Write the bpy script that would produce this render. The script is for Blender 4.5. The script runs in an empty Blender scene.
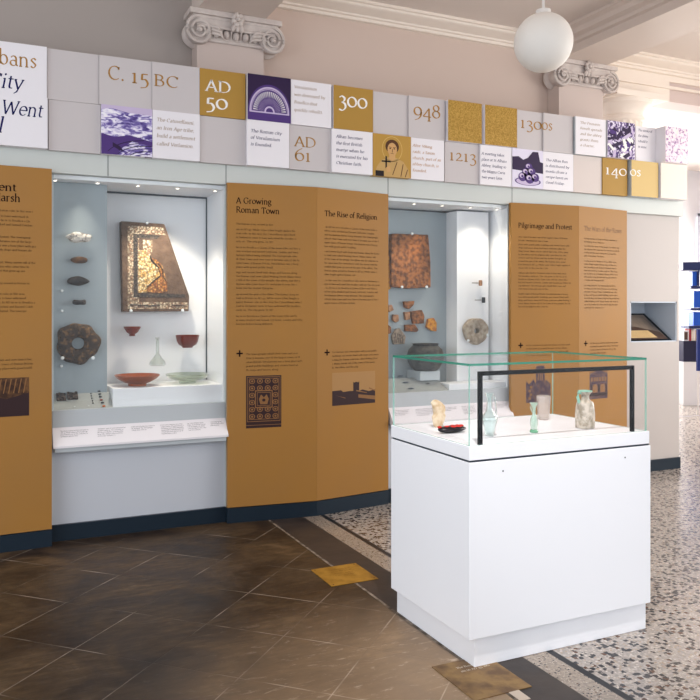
import bpy, math, random
from mathutils import Vector
R = random.Random(7)
PI = math.pi
SC = bpy.context.scene
COL = SC.collection
# ------------------------------------------------------------------ camera
TH = math.radians(64.8596); FPX = 788.42; HZ = 310.0; EYE = 1.6
cd = bpy.data.cameras.new('camera'); cam = bpy.data.objects.new('camera', cd); COL.objects.link(cam)
cam.location = (0, 0, EYE); cam.rotation_euler = (PI/2, 0, TH - PI/2)
cd.sensor_fit = 'HORIZONTAL'; cd.sensor_width = 36; cd.lens = FPX/700*36
cd.shift_y = -(350-HZ)/700; cd.clip_start = .05; cd.clip_end = 100
SC.camera = cam
# ------------------------------------------------------------------ world, lights, exposure
w = bpy.data.worlds.new('world'); SC.world = w; w.use_nodes = True
bg = w.node_tree.nodes['Background']; bg.inputs[0].default_value = (.86, .92, 1, 1); bg.inputs[1].default_value = 1.15
SC.view_settings.view_transform = 'Standard'; SC.view_settings.look = 'None'
SC.view_settings.gamma = 1; SC.view_settings.use_curve_mapping = False
SC.view_settings.exposure = 0.42
SC.cycles.transparent_max_bounces = 40
def area(name, loc, to, sx, sy, power, col):
    l = bpy.data.lights.new(name, 'AREA'); l.shape = 'RECTANGLE'; l.size = sx; l.size_y = sy; l.energy = power; l.color = col
    o = bpy.data.objects.new(name, l); COL.objects.link(o); o.location = loc
    o.rotation_euler = (Vector(to)-Vector(loc)).to_track_quat('-Z', 'Y').to_euler(); return o
area('daylight_right', (8.9, 2.6, 2.3), (5.5, 3.6, .9), 4.5, 2.6, 165, (1, .95, .88))
area('daylight_left', (-3.8, 1.5, 2.2), (2, 4, .8), 3.5, 2.4, 50, (.93, .96, 1))
sl = bpy.data.lights.new('added_showcase_spot', 'SPOT'); sl.energy = 340; sl.spot_size = math.radians(34); sl.spot_blend = .9; sl.color = (1, .97, .95); sl.shadow_soft_size = .06  # unseen spotlight, added to brighten the showcase and its deck
so = bpy.data.objects.new('added_showcase_spot', sl); COL.objects.link(so); so.location = (1.35, 1.6, 4.3); so.rotation_euler = (Vector((2.4, 3.3, 1.0))-so.location).to_track_quat('-Z', 'Y').to_euler()
area('daylight_far', (10.65, 11.35, 2.25), (8.6, 6, .4), 1.6, 2.4, 240, (1, .96, .9))
area('daylight_far_side', (14.6, 9.0, 2.25), (8.8, 6.9, -.6), 3, 2.4, 520, (1, .97, .93))
# ------------------------------------------------------------------ pixel -> place helpers
def ray(px, py):
    u = (px-350)/FPX; v = (HZ-py)/FPX
    return Vector((math.cos(TH)+u*math.sin(TH), math.sin(TH)-u*math.cos(TH), v))
CAM = Vector((0, 0, EYE))
def aY(px, py, Y): r = ray(px, py); return CAM + r*(Y/r.y)
def aX(px, py, X): r = ray(px, py); return CAM + r*(X/r.x)
def aZ(px, py, z): r = ray(px, py); return CAM + r*((z-EYE)/r.z)
def aP(px, py, P, N): r = ray(px, py); return CAM + r*((P-CAM).dot(N)/r.dot(N))
# ------------------------------------------------------------------ materials
def lin(c):
    return tuple(((v/255)/12.92 if v/255 <= .04045 else ((v/255+.055)/1.055)**2.4) for v in c) + (1,)
MC = {}
def mat(name, c, rough=.5, metal=0, spec=.25, noise=None, bump=None, emit=None, trans=0, coat=0):
    if name in MC: return MC[name]
    m = bpy.data.materials.new(name); m.use_nodes = True; nt = m.node_tree; b = nt.nodes['Principled BSDF']
    b.inputs['Base Color'].default_value = lin(c); b.inputs['Roughness'].default_value = rough
    b.inputs['Metallic'].default_value = metal; b.inputs['Specular IOR Level'].default_value = spec
    if coat: b.inputs['Coat Weight'].default_value = coat; b.inputs['Coat Roughness'].default_value = .1
    if emit: b.inputs['Emission Color'].default_value = lin(emit[0]); b.inputs['Emission Strength'].default_value = emit[1]
    tc = nt.nodes.new('ShaderNodeTexCoord')
    if noise:   # (scale, colour2, lo, hi[, detail])
        n = nt.nodes.new('ShaderNodeTexNoise'); n.inputs['Scale'].default_value = noise[0]
        n.inputs['Detail'].default_value = noise[4] if len(noise) > 4 else 5
        r = nt.nodes.new('ShaderNodeValToRGB'); r.color_ramp.elements[0].position = noise[2]; r.color_ramp.elements[1].position = noise[3]
        r.color_ramp.elements[0].color = lin(c); r.color_ramp.elements[1].color = lin(noise[1])
        nt.links.new(tc.outputs['Object'], n.inputs['Vector']); nt.links.new(n.outputs['Fac'], r.inputs[0]); nt.links.new(r.outputs[0], b.inputs['Base Color'])
    if bump:
        n = nt.nodes.new('ShaderNodeTexNoise'); n.inputs['Scale'].default_value = bump[0]; n.inputs['Detail'].default_value = 4
        k = nt.nodes.new('ShaderNodeBump'); k.inputs['Strength'].default_value = bump[1]; k.inputs['Distance'].default_value = .01
        nt.links.new(tc.outputs['Object'], n.inputs['Vector']); nt.links.new(n.outputs['Fac'], k.inputs['Height']); nt.links.new(k.outputs[0], b.inputs['Normal'])
    MC[name] = m; return m
def glassmat(name, tint, refl=1.0, diff=0, dcol=(255, 255, 255), ior=1.45):
    if name in MC: return MC[name]
    m = bpy.data.materials.new(name); m.use_nodes = True; nt = m.node_tree; nt.nodes.clear()
    out = nt.nodes.new('ShaderNodeOutputMaterial'); t = nt.nodes.new('ShaderNodeBsdfTransparent'); t.inputs[0].default_value = lin(tint)
    g = nt.nodes.new('ShaderNodeBsdfGlossy'); g.inputs['Roughness'].default_value = .02
    lw = nt.nodes.new('ShaderNodeLayerWeight'); lw.inputs[0].default_value = .5
    pw = nt.nodes.new('ShaderNodeMath'); pw.operation = 'POWER'; pw.inputs[1].default_value = 5; nt.links.new(lw.outputs['Facing'], pw.inputs[0])
    f = nt.nodes.new('ShaderNodeMath'); f.operation = 'MULTIPLY_ADD'; f.inputs[1].default_value = .95; f.inputs[2].default_value = .045; nt.links.new(pw.outputs[0], f.inputs[0])
    mu = nt.nodes.new('ShaderNodeMath'); mu.operation = 'MULTIPLY'; mu.inputs[1].default_value = refl; mu.use_clamp = True
    mx = nt.nodes.new('ShaderNodeMixShader'); nt.links.new(f.outputs[0], mu.inputs[0]); nt.links.new(mu.outputs[0], mx.inputs[0])
    last = t
    if diff:
        d = nt.nodes.new('ShaderNodeBsdfDiffuse'); d.inputs[0].default_value = lin(dcol)
        m2 = nt.nodes.new('ShaderNodeMixShader'); m2.inputs[0].default_value = diff
        nt.links.new(t.outputs[0], m2.inputs[1]); nt.links.new(d.outputs[0], m2.inputs[2]); last = m2
    nt.links.new(last.outputs[0], mx.inputs[1]); nt.links.new(g.outputs[0], mx.inputs[2]); nt.links.new(mx.outputs[0], out.inputs[0])
    MC[name] = m; return m
def ramp(nt, pts, interp='LINEAR'):
    r = nt.nodes.new('ShaderNodeValToRGB'); cr = r.color_ramp; cr.interpolation = interp
    while len(cr.elements) > 1: cr.elements.remove(cr.elements[-1])
    cr.elements[0].position = pts[0][0]; cr.elements[0].color = lin(pts[0][1])
    for p, c in pts[1:]: e = cr.elements.new(p); e.color = lin(c)
    return r
def slate_mat():
    m = bpy.data.materials.new('slate_paving'); m.use_nodes = True; nt = m.node_tree; b = nt.nodes['Principled BSDF']; L = nt.links.new
    tc = nt.nodes.new('ShaderNodeTexCoord')
    mp = nt.nodes.new('ShaderNodeMapping'); mp.inputs['Rotation'].default_value = (0, 0, -PI/4)
    # rotated frame: x' = (x+y)/sqrt2 , y' = (y-x)/sqrt2
    mp.inputs['Location'].default_value = (-3.06+.47*20, -1.185+.435*20, 0)
    L(tc.outputs['Object'], mp.inputs['Vector'])
    br = nt.nodes.new('ShaderNodeTexBrick'); br.offset = 0; br.inputs['Scale'].default_value = 1
    br.inputs['Brick Width'].default_value = .47; br.inputs['Row Height'].default_value = .435
    br.inputs['Mortar Size'].default_value = .0035; br.inputs['Mortar Smooth'].default_value = .3
    br.inputs['Color1'].default_value = (0, 0, 0, 1); br.inputs['Color2'].default_value = (1, 1, 1, 1)
    L(mp.outputs[0], br.inputs['Vector'])
    n1 = nt.nodes.new('ShaderNodeTexNoise'); n1.inputs['Scale'].default_value = 2.2; n1.inputs['Detail'].default_value = 12; n1.inputs['Roughness'].default_value = .62; n1.inputs['Distortion'].default_value = 1.2
    L(tc.outputs['Object'], n1.inputs['Vector'])
    r1 = ramp(nt, [(.3, (44, 33, 26)), (.45, (76, 60, 46)), (.6, (102, 82, 60)), (.72, (128, 104, 78))])
    L(n1.outputs['Fac'], r1.inputs[0])
    # rusty patches
    n2 = nt.nodes.new('ShaderNodeTexNoise'); n2.inputs['Scale'].default_value = 1.1; n2.inputs['Detail'].default_value = 5
    L(tc.outputs['Object'], n2.inputs['Vector'])
    r2 = ramp(nt, [(.5, (0, 0, 0)), (.72, (255, 255, 255))]); L(n2.outputs['Fac'], r2.inputs[0])
    mx = nt.nodes.new('ShaderNodeMixRGB'); mx.inputs[2].default_value = lin((124, 90, 48)); L(r1.outputs[0], mx.inputs[1])
    mm = nt.nodes.new('ShaderNodeMath'); mm.operation = 'MULTIPLY'; mm.inputs[1].default_value = .3; L(r2.outputs[0], mm.inputs[0]); L(mm.outputs[0], mx.inputs[0])
    # per slab tone
    hs = nt.nodes.new('ShaderNodeMixRGB'); hs.blend_type = 'MULTIPLY'; hs.inputs[0].default_value = .5
    rb = ramp(nt, [(0, (170, 165, 160)), (1, (255, 255, 255))]); L(br.outputs['Color'], rb.inputs[0])
    L(mx.outputs[0], hs.inputs[1]); L(rb.outputs[0], hs.inputs[2])
    # pale scuffs
    mp3 = nt.nodes.new('ShaderNodeMapping'); mp3.inputs['Rotation'].default_value = (0, 0, .5); mp3.inputs['Scale'].default_value = (6, 24, 1)
    L(tc.outputs['Object'], mp3.inputs[0])
    n3 = nt.nodes.new('ShaderNodeTexNoise'); n3.inputs['Scale'].default_value = 1; n3.inputs['Detail'].default_value = 9; n3.inputs['Roughness'].default_value = .7; n3.inputs['Distortion'].default_value = 1.5
    L(mp3.outputs[0], n3.inputs['Vector'])
    r3 = ramp(nt, [(.57, (0, 0, 0)), (.74, (220, 220, 220))]); L(n3.outputs['Fac'], r3.inputs[0])
    m3 = nt.nodes.new('ShaderNodeMixRGB'); m3.inputs[2].default_value = lin((190, 176, 160))
    mpg = nt.nodes.new('ShaderNodeMapping'); mpg.inputs['Rotation'].default_value = (0, 0, -.6); mpg.inputs['Scale'].default_value = (7, 26, 1); L(tc.outputs['Object'], mpg.inputs[0])
    ng = nt.nodes.new('ShaderNodeTexNoise'); ng.inputs['Scale'].default_value = 1; ng.inputs['Detail'].default_value = 10; ng.inputs['Roughness'].default_value = .7; L(mpg.outputs[0], ng.inputs['Vector'])
    rg = ramp(nt, [(.32, (150, 148, 146)), (.68, (255, 255, 255))]); L(ng.outputs['Fac'], rg.inputs[0])
    mg = nt.nodes.new('ShaderNodeMixRGB'); mg.blend_type = 'MULTIPLY'; mg.inputs[0].default_value = .9; L(hs.outputs[0], mg.inputs[1]); L(rg.outputs[0], mg.inputs[2]); L(mg.outputs[0], m3.inputs[1])
    k3 = nt.nodes.new('ShaderNodeMath'); k3.operation = 'MULTIPLY'; k3.inputs[1].default_value = .5; L(r3.outputs[0], k3.inputs[0]); L(k3.outputs[0], m3.inputs[0])
    SLM = (m3, k3, tc)
    # mortar, pale and patchy
    n4 = nt.nodes.new('ShaderNodeTexNoise'); n4.inputs['Scale'].default_value = 5; L(tc.outputs['Object'], n4.inputs['Vector'])
    r4 = ramp(nt, [(.35, (80, 68, 56)), (.62, (186, 172, 158))]); L(n4.outputs['Fac'], r4.inputs[0])
    m4 = nt.nodes.new('ShaderNodeMixRGB'); L(m3.outputs[0], m4.inputs[1]); L(r4.outputs[0], m4.inputs[2])
    # joints that show only where the pointing survives
    n5 = nt.nodes.new('ShaderNodeTexNoise'); n5.inputs['Scale'].default_value = 1.7; n5.inputs['Detail'].default_value = 4; L(tc.outputs['Object'], n5.inputs['Vector'])
    r5 = ramp(nt, [(.44, (45, 45, 45)), (.6, (240, 240, 240))]); L(n5.outputs['Fac'], r5.inputs[0])
    k5 = nt.nodes.new('ShaderNodeMath'); k5.operation = 'MULTIPLY'; L(br.outputs['Fac'], k5.inputs[0]); L(r5.outputs[0], k5.inputs[1]); L(k5.outputs[0], m4.inputs[0])
    # light painted into the slabs beside the showcase, with heavier scuffing
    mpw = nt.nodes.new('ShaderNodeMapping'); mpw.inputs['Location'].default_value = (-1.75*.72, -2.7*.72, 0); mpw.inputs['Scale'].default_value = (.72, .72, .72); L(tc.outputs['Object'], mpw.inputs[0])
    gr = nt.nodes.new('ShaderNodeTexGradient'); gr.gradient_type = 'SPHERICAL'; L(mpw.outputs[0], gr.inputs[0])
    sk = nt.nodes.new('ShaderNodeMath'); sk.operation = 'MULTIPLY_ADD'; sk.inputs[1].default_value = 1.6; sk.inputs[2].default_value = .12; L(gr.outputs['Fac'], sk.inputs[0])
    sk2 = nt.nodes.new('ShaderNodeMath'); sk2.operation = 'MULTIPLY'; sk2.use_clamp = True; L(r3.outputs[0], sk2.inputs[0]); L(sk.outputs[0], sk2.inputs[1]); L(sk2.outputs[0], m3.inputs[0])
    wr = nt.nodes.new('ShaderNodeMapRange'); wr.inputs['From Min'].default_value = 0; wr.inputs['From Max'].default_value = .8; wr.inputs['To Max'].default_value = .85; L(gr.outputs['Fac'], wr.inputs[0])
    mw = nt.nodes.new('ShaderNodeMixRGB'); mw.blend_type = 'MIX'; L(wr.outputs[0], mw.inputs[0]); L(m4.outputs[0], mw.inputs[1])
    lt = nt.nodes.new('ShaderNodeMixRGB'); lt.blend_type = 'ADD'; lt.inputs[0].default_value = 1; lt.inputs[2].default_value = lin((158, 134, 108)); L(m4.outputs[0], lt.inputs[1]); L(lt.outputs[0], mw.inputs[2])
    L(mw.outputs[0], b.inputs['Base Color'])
    b.inputs['Specular IOR Level'].default_value = .3
    rr = nt.nodes.new('ShaderNodeMapRange'); rr.inputs['To Min'].default_value = .32; rr.inputs['To Max'].default_value = .6; L(n1.outputs['Fac'], rr.inputs[0]); L(rr.outputs[0], b.inputs['Roughness'])
    bu = nt.nodes.new('ShaderNodeBump'); bu.inputs['Strength'].default_value = .25; bu.inputs['Distance'].default_value = .006
    ad = nt.nodes.new('ShaderNodeMath'); ad.operation = 'SUBTRACT'; L(n1.outputs['Fac'], ad.inputs[0]); L(br.outputs['Fac'], ad.inputs[1]); L(ad.outputs[0], bu.inputs['Height']); L(bu.outputs[0], b.inputs['Normal'])
    return m
def terrazzo_mat(name='terrazzo', base=(176, 164, 152), scale=42, dens=.33):
    m = bpy.data.materials.new(name); m.use_nodes = True; nt = m.node_tree; b = nt.nodes['Principled BSDF']; L = nt.links.new
    tc = nt.nodes.new('ShaderNodeTexCoord')
    def chips(sc, off, thr, pts, prev):
        mp = nt.nodes.new('ShaderNodeMapping'); mp.inputs['Location'].default_value = off; L(tc.outputs['Object'], mp.inputs[0])
        wn = nt.nodes.new('ShaderNodeTexNoise'); wn.inputs['Scale'].default_value = sc*1.6; wn.inputs['Detail'].default_value = 1; L(mp.outputs[0], wn.inputs['Vector'])
        va = nt.nodes.new('ShaderNodeVectorMath'); va.operation = 'MULTIPLY_ADD'; va.inputs[1].default_value = (.5/sc,)*3; L(wn.outputs['Color'], va.inputs[0]); L(mp.outputs[0], va.inputs[2])
        v = nt.nodes.new('ShaderNodeTexVoronoi'); v.distance = 'CHEBYCHEV'; v.inputs['Scale'].default_value = sc; L(va.outputs[0], v.inputs['Vector'])
        sep = nt.nodes.new('ShaderNodeSeparateColor'); L(v.outputs['Color'], sep.inputs[0])
        a = nt.nodes.new('ShaderNodeMath'); a.operation = 'LESS_THAN'; a.inputs[1].default_value = thr; L(v.outputs['Distance'], a.inputs[0])
        c = nt.nodes.new('ShaderNodeMath'); c.operation = 'LESS_THAN'; c.inputs[1].default_value = dens; L(sep.outputs[0], c.inputs[0])
        k = nt.nodes.new('ShaderNodeMath'); k.operation = 'MULTIPLY'; L(a.outputs[0], k.inputs[0]); L(c.outputs[0], k.inputs[1])
        r = ramp(nt, pts, 'CONSTANT'); L(sep.outputs[1], r.inputs[0])
        mx = nt.nodes.new('ShaderNodeMixRGB'); L(k.outputs[0], mx.inputs[0]); L(prev, mx.inputs[1]); L(r.outputs[0], mx.inputs[2]); return mx.outputs[0]
    n = nt.nodes.new('ShaderNodeTexNoise'); n.inputs['Scale'].default_value = 60; L(tc.outputs['Object'], n.inputs['Vector'])
    r0 = ramp(nt, [(.35, tuple(int(v*.86) for v in base)), (.65, base)]); L(n.outputs['Fac'], r0.inputs[0])
    c = chips(scale*1.9, (3, 1, 0), .4, [(0, (190, 180, 168)), (.5, (166, 146, 128)), (.8, (204, 194, 184))], r0.outputs[0])
    c = chips(scale, (0, 0, 0), .44, [(0, (30, 27, 30)), (.6, (52, 44, 44)), (.84, (96, 68, 54))], c)
    L(c, b.inputs['Base Color']); b.inputs['Roughness'].default_value = .2
    return m
def tess_mat(name, c1, c2, c3, sc=70):
    m = bpy.data.materials.new(name); m.use_nodes = True; nt = m.node_tree; b = nt.nodes['Principled BSDF']; L = nt.links.new
    tc = nt.nodes.new('ShaderNodeTexCoord'); v = nt.nodes.new('ShaderNodeTexVoronoi'); v.inputs['Scale'].default_value = sc; L(tc.outputs['Object'], v.inputs[0])
    sep = nt.nodes.new('ShaderNodeSeparateColor'); L(v.outputs['Color'], sep.inputs[0])
    r = ramp(nt, [(0, c1), (.45, c2), (.8, c3)], 'CONSTANT'); L(sep.outputs[0], r.inputs[0])
    d = ramp(nt, [(.35, (255, 255, 255)), (.6, (120, 110, 100))]); L(v.outputs['Distance'], d.inputs[0])
    mx = nt.nodes.new('ShaderNodeMixRGB'); mx.blend_type = 'MULTIPLY'; mx.inputs[0].default_value = .8; L(r.outputs[0], mx.inputs[1]); L(d.outputs[0], mx.inputs[2])
    L(mx.outputs[0], b.inputs['Base Color']); b.inputs['Roughness'].default_value = .6; return m
WHITE = mat('white_board', (238, 234, 238), .45)
PGREY = mat('warm_grey_board', (203, 196, 196), .5)
LINT = mat('pale_green_grey_panel', (204, 208, 204), .35)
CASEW = mat('case_white', (242, 243, 246), .5)
CASEG = mat('case_grey', (192, 198, 202), .5)
CASEB = mat('case_back_grey', (158, 168, 174), .5)
LOWG = mat('blue_grey_lower_panel', (200, 204, 212), .5)
NAVY = mat('navy_skirting', (28, 41, 53), .35)
GOLD = mat('gold_board', (176, 136, 62), .5)
GOLDP = mat('gold_info_board', (163, 118, 63), .42, spec=.2, noise=(1.5, (168, 120, 58), .35, .65))
INK = mat('dark_brown_ink', (38, 20, 18), .7, spec=.08)
INKG = mat('gold_ink', (172, 126, 60), .5)
INKW = mat('white_ink', (246, 242, 238), .5)
INKN = mat('navy_ink', (22, 26, 88), .6, spec=.1)
INKP = mat('pale_brown_ink', (178, 156, 138), .5)
INKV = mat('grey_violet_ink', (92, 84, 118), .5)
PURP = mat('purple_print', (80, 54, 122), .5)
DPUR = mat('dark_purple_print', (46, 28, 66), .5)
LAV = mat('lavender_print', (202, 186, 216), .5)
WALLP = mat('pink_beige_paint', (212, 192, 180), .7)
WALLG = mat('shaded_grey_paint', (176, 166, 160), .7)  # left bay: its dimness put into the wall colour as a greyer tone
CREAM = mat('cream_plaster', (240, 228, 216), .6)
STONE = mat('stone_carving', (214, 203, 196), .65, noise=(9, (200, 188, 182), .4, .6))
CEIL = mat('ceiling_paint', (230, 219, 211), .75)
PEDW = mat('pedestal_white', (247, 248, 252), .35)
BLACKM = mat('black_metal', (12, 14, 18), .45)
PIN = mat('clear_white_pin', (235, 238, 240), .2)
SHADOWG = mat('dark_gap_filler', (60, 66, 76), .6)
GLASS = glassmat('clear_glass', (255, 255, 255), .2)
CGLASS = glassmat('case_front_glass', (253, 254, 254), .4)
GEDGT = glassmat('deep_green_glass_edge', (120, 190, 170), .6, .7, (66, 150, 128))
GEDGE = glassmat('green_glass_edge', (214, 240, 232), .6, .45, (158, 216, 202))
# ------------------------------------------------------------------ mesh builder
class MB:
    def __init__(s): s.v = []; s.f = []; s.m = []; s.mats = []
    def mi(s, m):
        if m not in s.mats: s.mats.append(m)
        return s.mats.index(m)
    def add(s, vs, fs, m):
        o = len(s.v); s.v += [tuple(v) for v in vs]; k = s.mi(m)
        for f in fs: s.f.append(tuple(i+o for i in f)); s.m.append(k)
        return s
    def box(s, a, b, m, mtop=None):
        x0, y0, z0 = a; x1, y1, z1 = b
        vs = [(x0, y0, z0), (x1, y0, z0), (x1, y1, z0), (x0, y1, z0), (x0, y0, z1), (x1, y0, z1), (x1, y1, z1), (x0, y1, z1)]
        return s.add(vs, [(0, 3, 2, 1), (4, 5, 6, 7), (0, 1, 5, 4), (1, 2, 6, 5), (2, 3, 7, 6), (3, 0, 4, 7)], m)
    def prism(s, pts, d, m):     # planar polygon pts (3d) extruded by vector d
        n = len(pts); d = Vector(d); P = [Vector(p) for p in pts]
        return s.add(P+[p+d for p in P], [tuple(range(n)), tuple(range(2*n-1, n-1, -1))]+[(i, i+n, (i+1) % n+n, (i+1) % n) for i in range(n)], m)
    def lathe(s, prof, c, m, n=24, ax='z', ang=None, mod=None):  # prof [(r,h)]
        c = Vector(c); vs = []
        for r, h in prof:
            for i in range(n):
                a = 2*PI*i/n; rr = r*(mod(a, h) if mod else 1)
                if ax == 'z': vs.append(c+Vector((rr*math.cos(a), rr*math.sin(a), h)))
                elif ax == 'y': vs.append(c+Vector((rr*math.cos(a), h, rr*math.sin(a))))
                else: vs.append(c+Vector((h, rr*math.cos(a), rr*math.sin(a))))
        fs = []
        for k in range(len(prof)-1):
            for i in range(n): j = (i+1) % n; fs.append((k*n+i, k*n+j, (k+1)*n+j, (k+1)*n+i))
        if prof[0][0] > 1e-5: fs.append(tuple(range(n-1, -1, -1)))
        if prof[-1][0] > 1e-5: fs.append(tuple((len(prof)-1)*n+i for i in range(n)))
        return s.add(vs, fs, m)
    def tube(s, pts, r, m, n=8, closed=False):
        P = [Vector(p) for p in pts]; rs = r if isinstance(r, (list, tuple)) else [r]*len(P); vs = []; up = Vector((0, 0, 1))
        for i, p in enumerate(P):
            if closed: t = (P[(i+1) % len(P)]-P[i-1]).normalized()
            else: t = (P[min(i+1, len(P)-1)]-P[max(i-1, 0)]).normalized()
            q = t.cross(up)
            if q.length < .05: q = t.cross(Vector((0, 1, 0)))
            q.normalize(); w_ = q.cross(t)
            for k in range(n): a = 2*PI*k/n; vs.append(p+(q*math.cos(a)+w_*math.sin(a))*rs[i])
        fs = []; N = len(P)
        for i in range(N if closed else N-1):
            for k in range(n): l = (k+1) % n; i2 = (i+1) % N; fs.append((i*n+k, i*n+l, i2*n+l, i2*n+k))
        if not closed: fs += [tuple(range(n-1, -1, -1)), tuple((N-1)*n+k for k in range(n))]
        return s.add(vs, fs, m)
    def blob(s, c, rx, ry, rz, m, nu=16, nv=10, jag=0, seed=0, tilt=0, fn=None):
        rr = random.Random(seed); c = Vector(c); vs = []; ct, st = math.cos(tilt), math.sin(tilt)
        ph = [rr.uniform(0, 6.28) for _ in range(6)]
        def P(u, v):
            k = 1+jag*(math.sin(3*u+ph[0])*math.sin(2*v+ph[1])+.6*math.sin(5*u+ph[2]+2*v)+.4*math.sin(7*v+ph[3]))
            x = rx*math.sin(v)*math.cos(u)*k; z = rz*math.cos(v)*k if False else rz*math.sin(v)*math.sin(u)*k; y = ry*math.cos(v)*k
            if fn: x, y, z = fn(x, y, z)
            return c+Vector((x*ct-z*st, y, x*st+z*ct))
        for j in range(nv+1):
            for i in range(nu): vs.append(P(2*PI*i/nu, PI*j/nv))
        fs = []
        for j in range(nv):
            for i in range(nu): k = (i+1) % nu; fs.append((j*nu+i, j*nu+k, (j+1)*nu+k, (j+1)*nu+i))
        return s.add(vs, fs, m)
    def build(s, name, parent=None, smooth=False, bevel=0, recalc=True):
        off = Vector((0, 0, 0)); p = parent
        while p is not None: off += p.location; p = p.parent
        me = bpy.data.meshes.new(name); me.from_pydata([tuple(Vector(v)-off) for v in s.v], [], s.f)
        for m in s.mats: me.materials.append(m)
        me.polygons.foreach_set('material_index', s.m)
        if recalc:
            import bmesh
            bm = bmesh.new(); bm.from_mesh(me); bmesh.ops.remove_doubles(bm, verts=bm.verts, dist=1e-6); bmesh.ops.recalc_face_normals(bm, faces=bm.faces); bm.to_mesh(me); bm.free()
        if smooth:
            me.polygons.foreach_set('use_smooth', [True]*len(me.polygons))
            me.set_sharp_from_angle(angle=math.radians(38))
        me.update(); o = bpy.data.objects.new(name, me); COL.objects.link(o); o.parent = parent
        if bevel:
            b = o.modifiers.new('bevel', 'BEVEL'); b.width = bevel; b.segments = 2; b.limit_method = 'ANGLE'; b.angle_limit = .8
        return o
def tag(o, label, cat, group=None):
    o['label'] = label; o['category'] = cat
    if group: o['group'] = group
    return o
def thing(name, loc, label, cat, group=None):
    o = bpy.data.objects.new(name, None); COL.objects.link(o); o.location = loc; return tag(o, label, cat, group)
def struct(name, mb, **k): o = mb.build(name, **k); o['kind'] = 'structure'; return o
# ------------------------------------------------------------------ pen-drawn serif lettering
NA, NB_, NANG = .045, .018, math.radians(22)
def arc(cx, cy, rx, ry, a0, a1, n=None):
    n = n or max(4, int(abs(a1-a0)/24)); return [(cx+rx*math.cos(math.radians(a0+(a1-a0)*i/n)), cy+ry*math.sin(math.radians(a0+(a1-a0)*i/n))) for i in range(n+1)]
def stem(x, y0, y1, b=1, t=1, w_=.075):
    o = [[(x, y0), (x, y1)]]
    if b: o.append([(x-w_, y0+.012), (x+w_, y0+.012)])
    if t == 1: o.append([(x-w_, y1-.045), (x, y1-.005)])
    if t == 2: o.append([(x-w_, y1-.012), (x+w_, y1-.012)])
    return o
def sm(pts, n=4):
    out = []
    for i in range(len(pts)-1):
        p0 = pts[max(i-1, 0)]; p1 = pts[i]; p2 = pts[i+1]; p3 = pts[min(i+2, len(pts)-1)]
        for k in range(n):
            t = k/n
            out.append(tuple(.5*((2*p1[j])+(-p0[j]+p2[j])*t+(2*p0[j]-5*p1[j]+4*p2[j]-p3[j])*t*t+(-p0[j]+3*p1[j]-3*p2[j]+p3[j])*t**3) for j in (0, 1)))
    return out+[pts[-1]]
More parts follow.
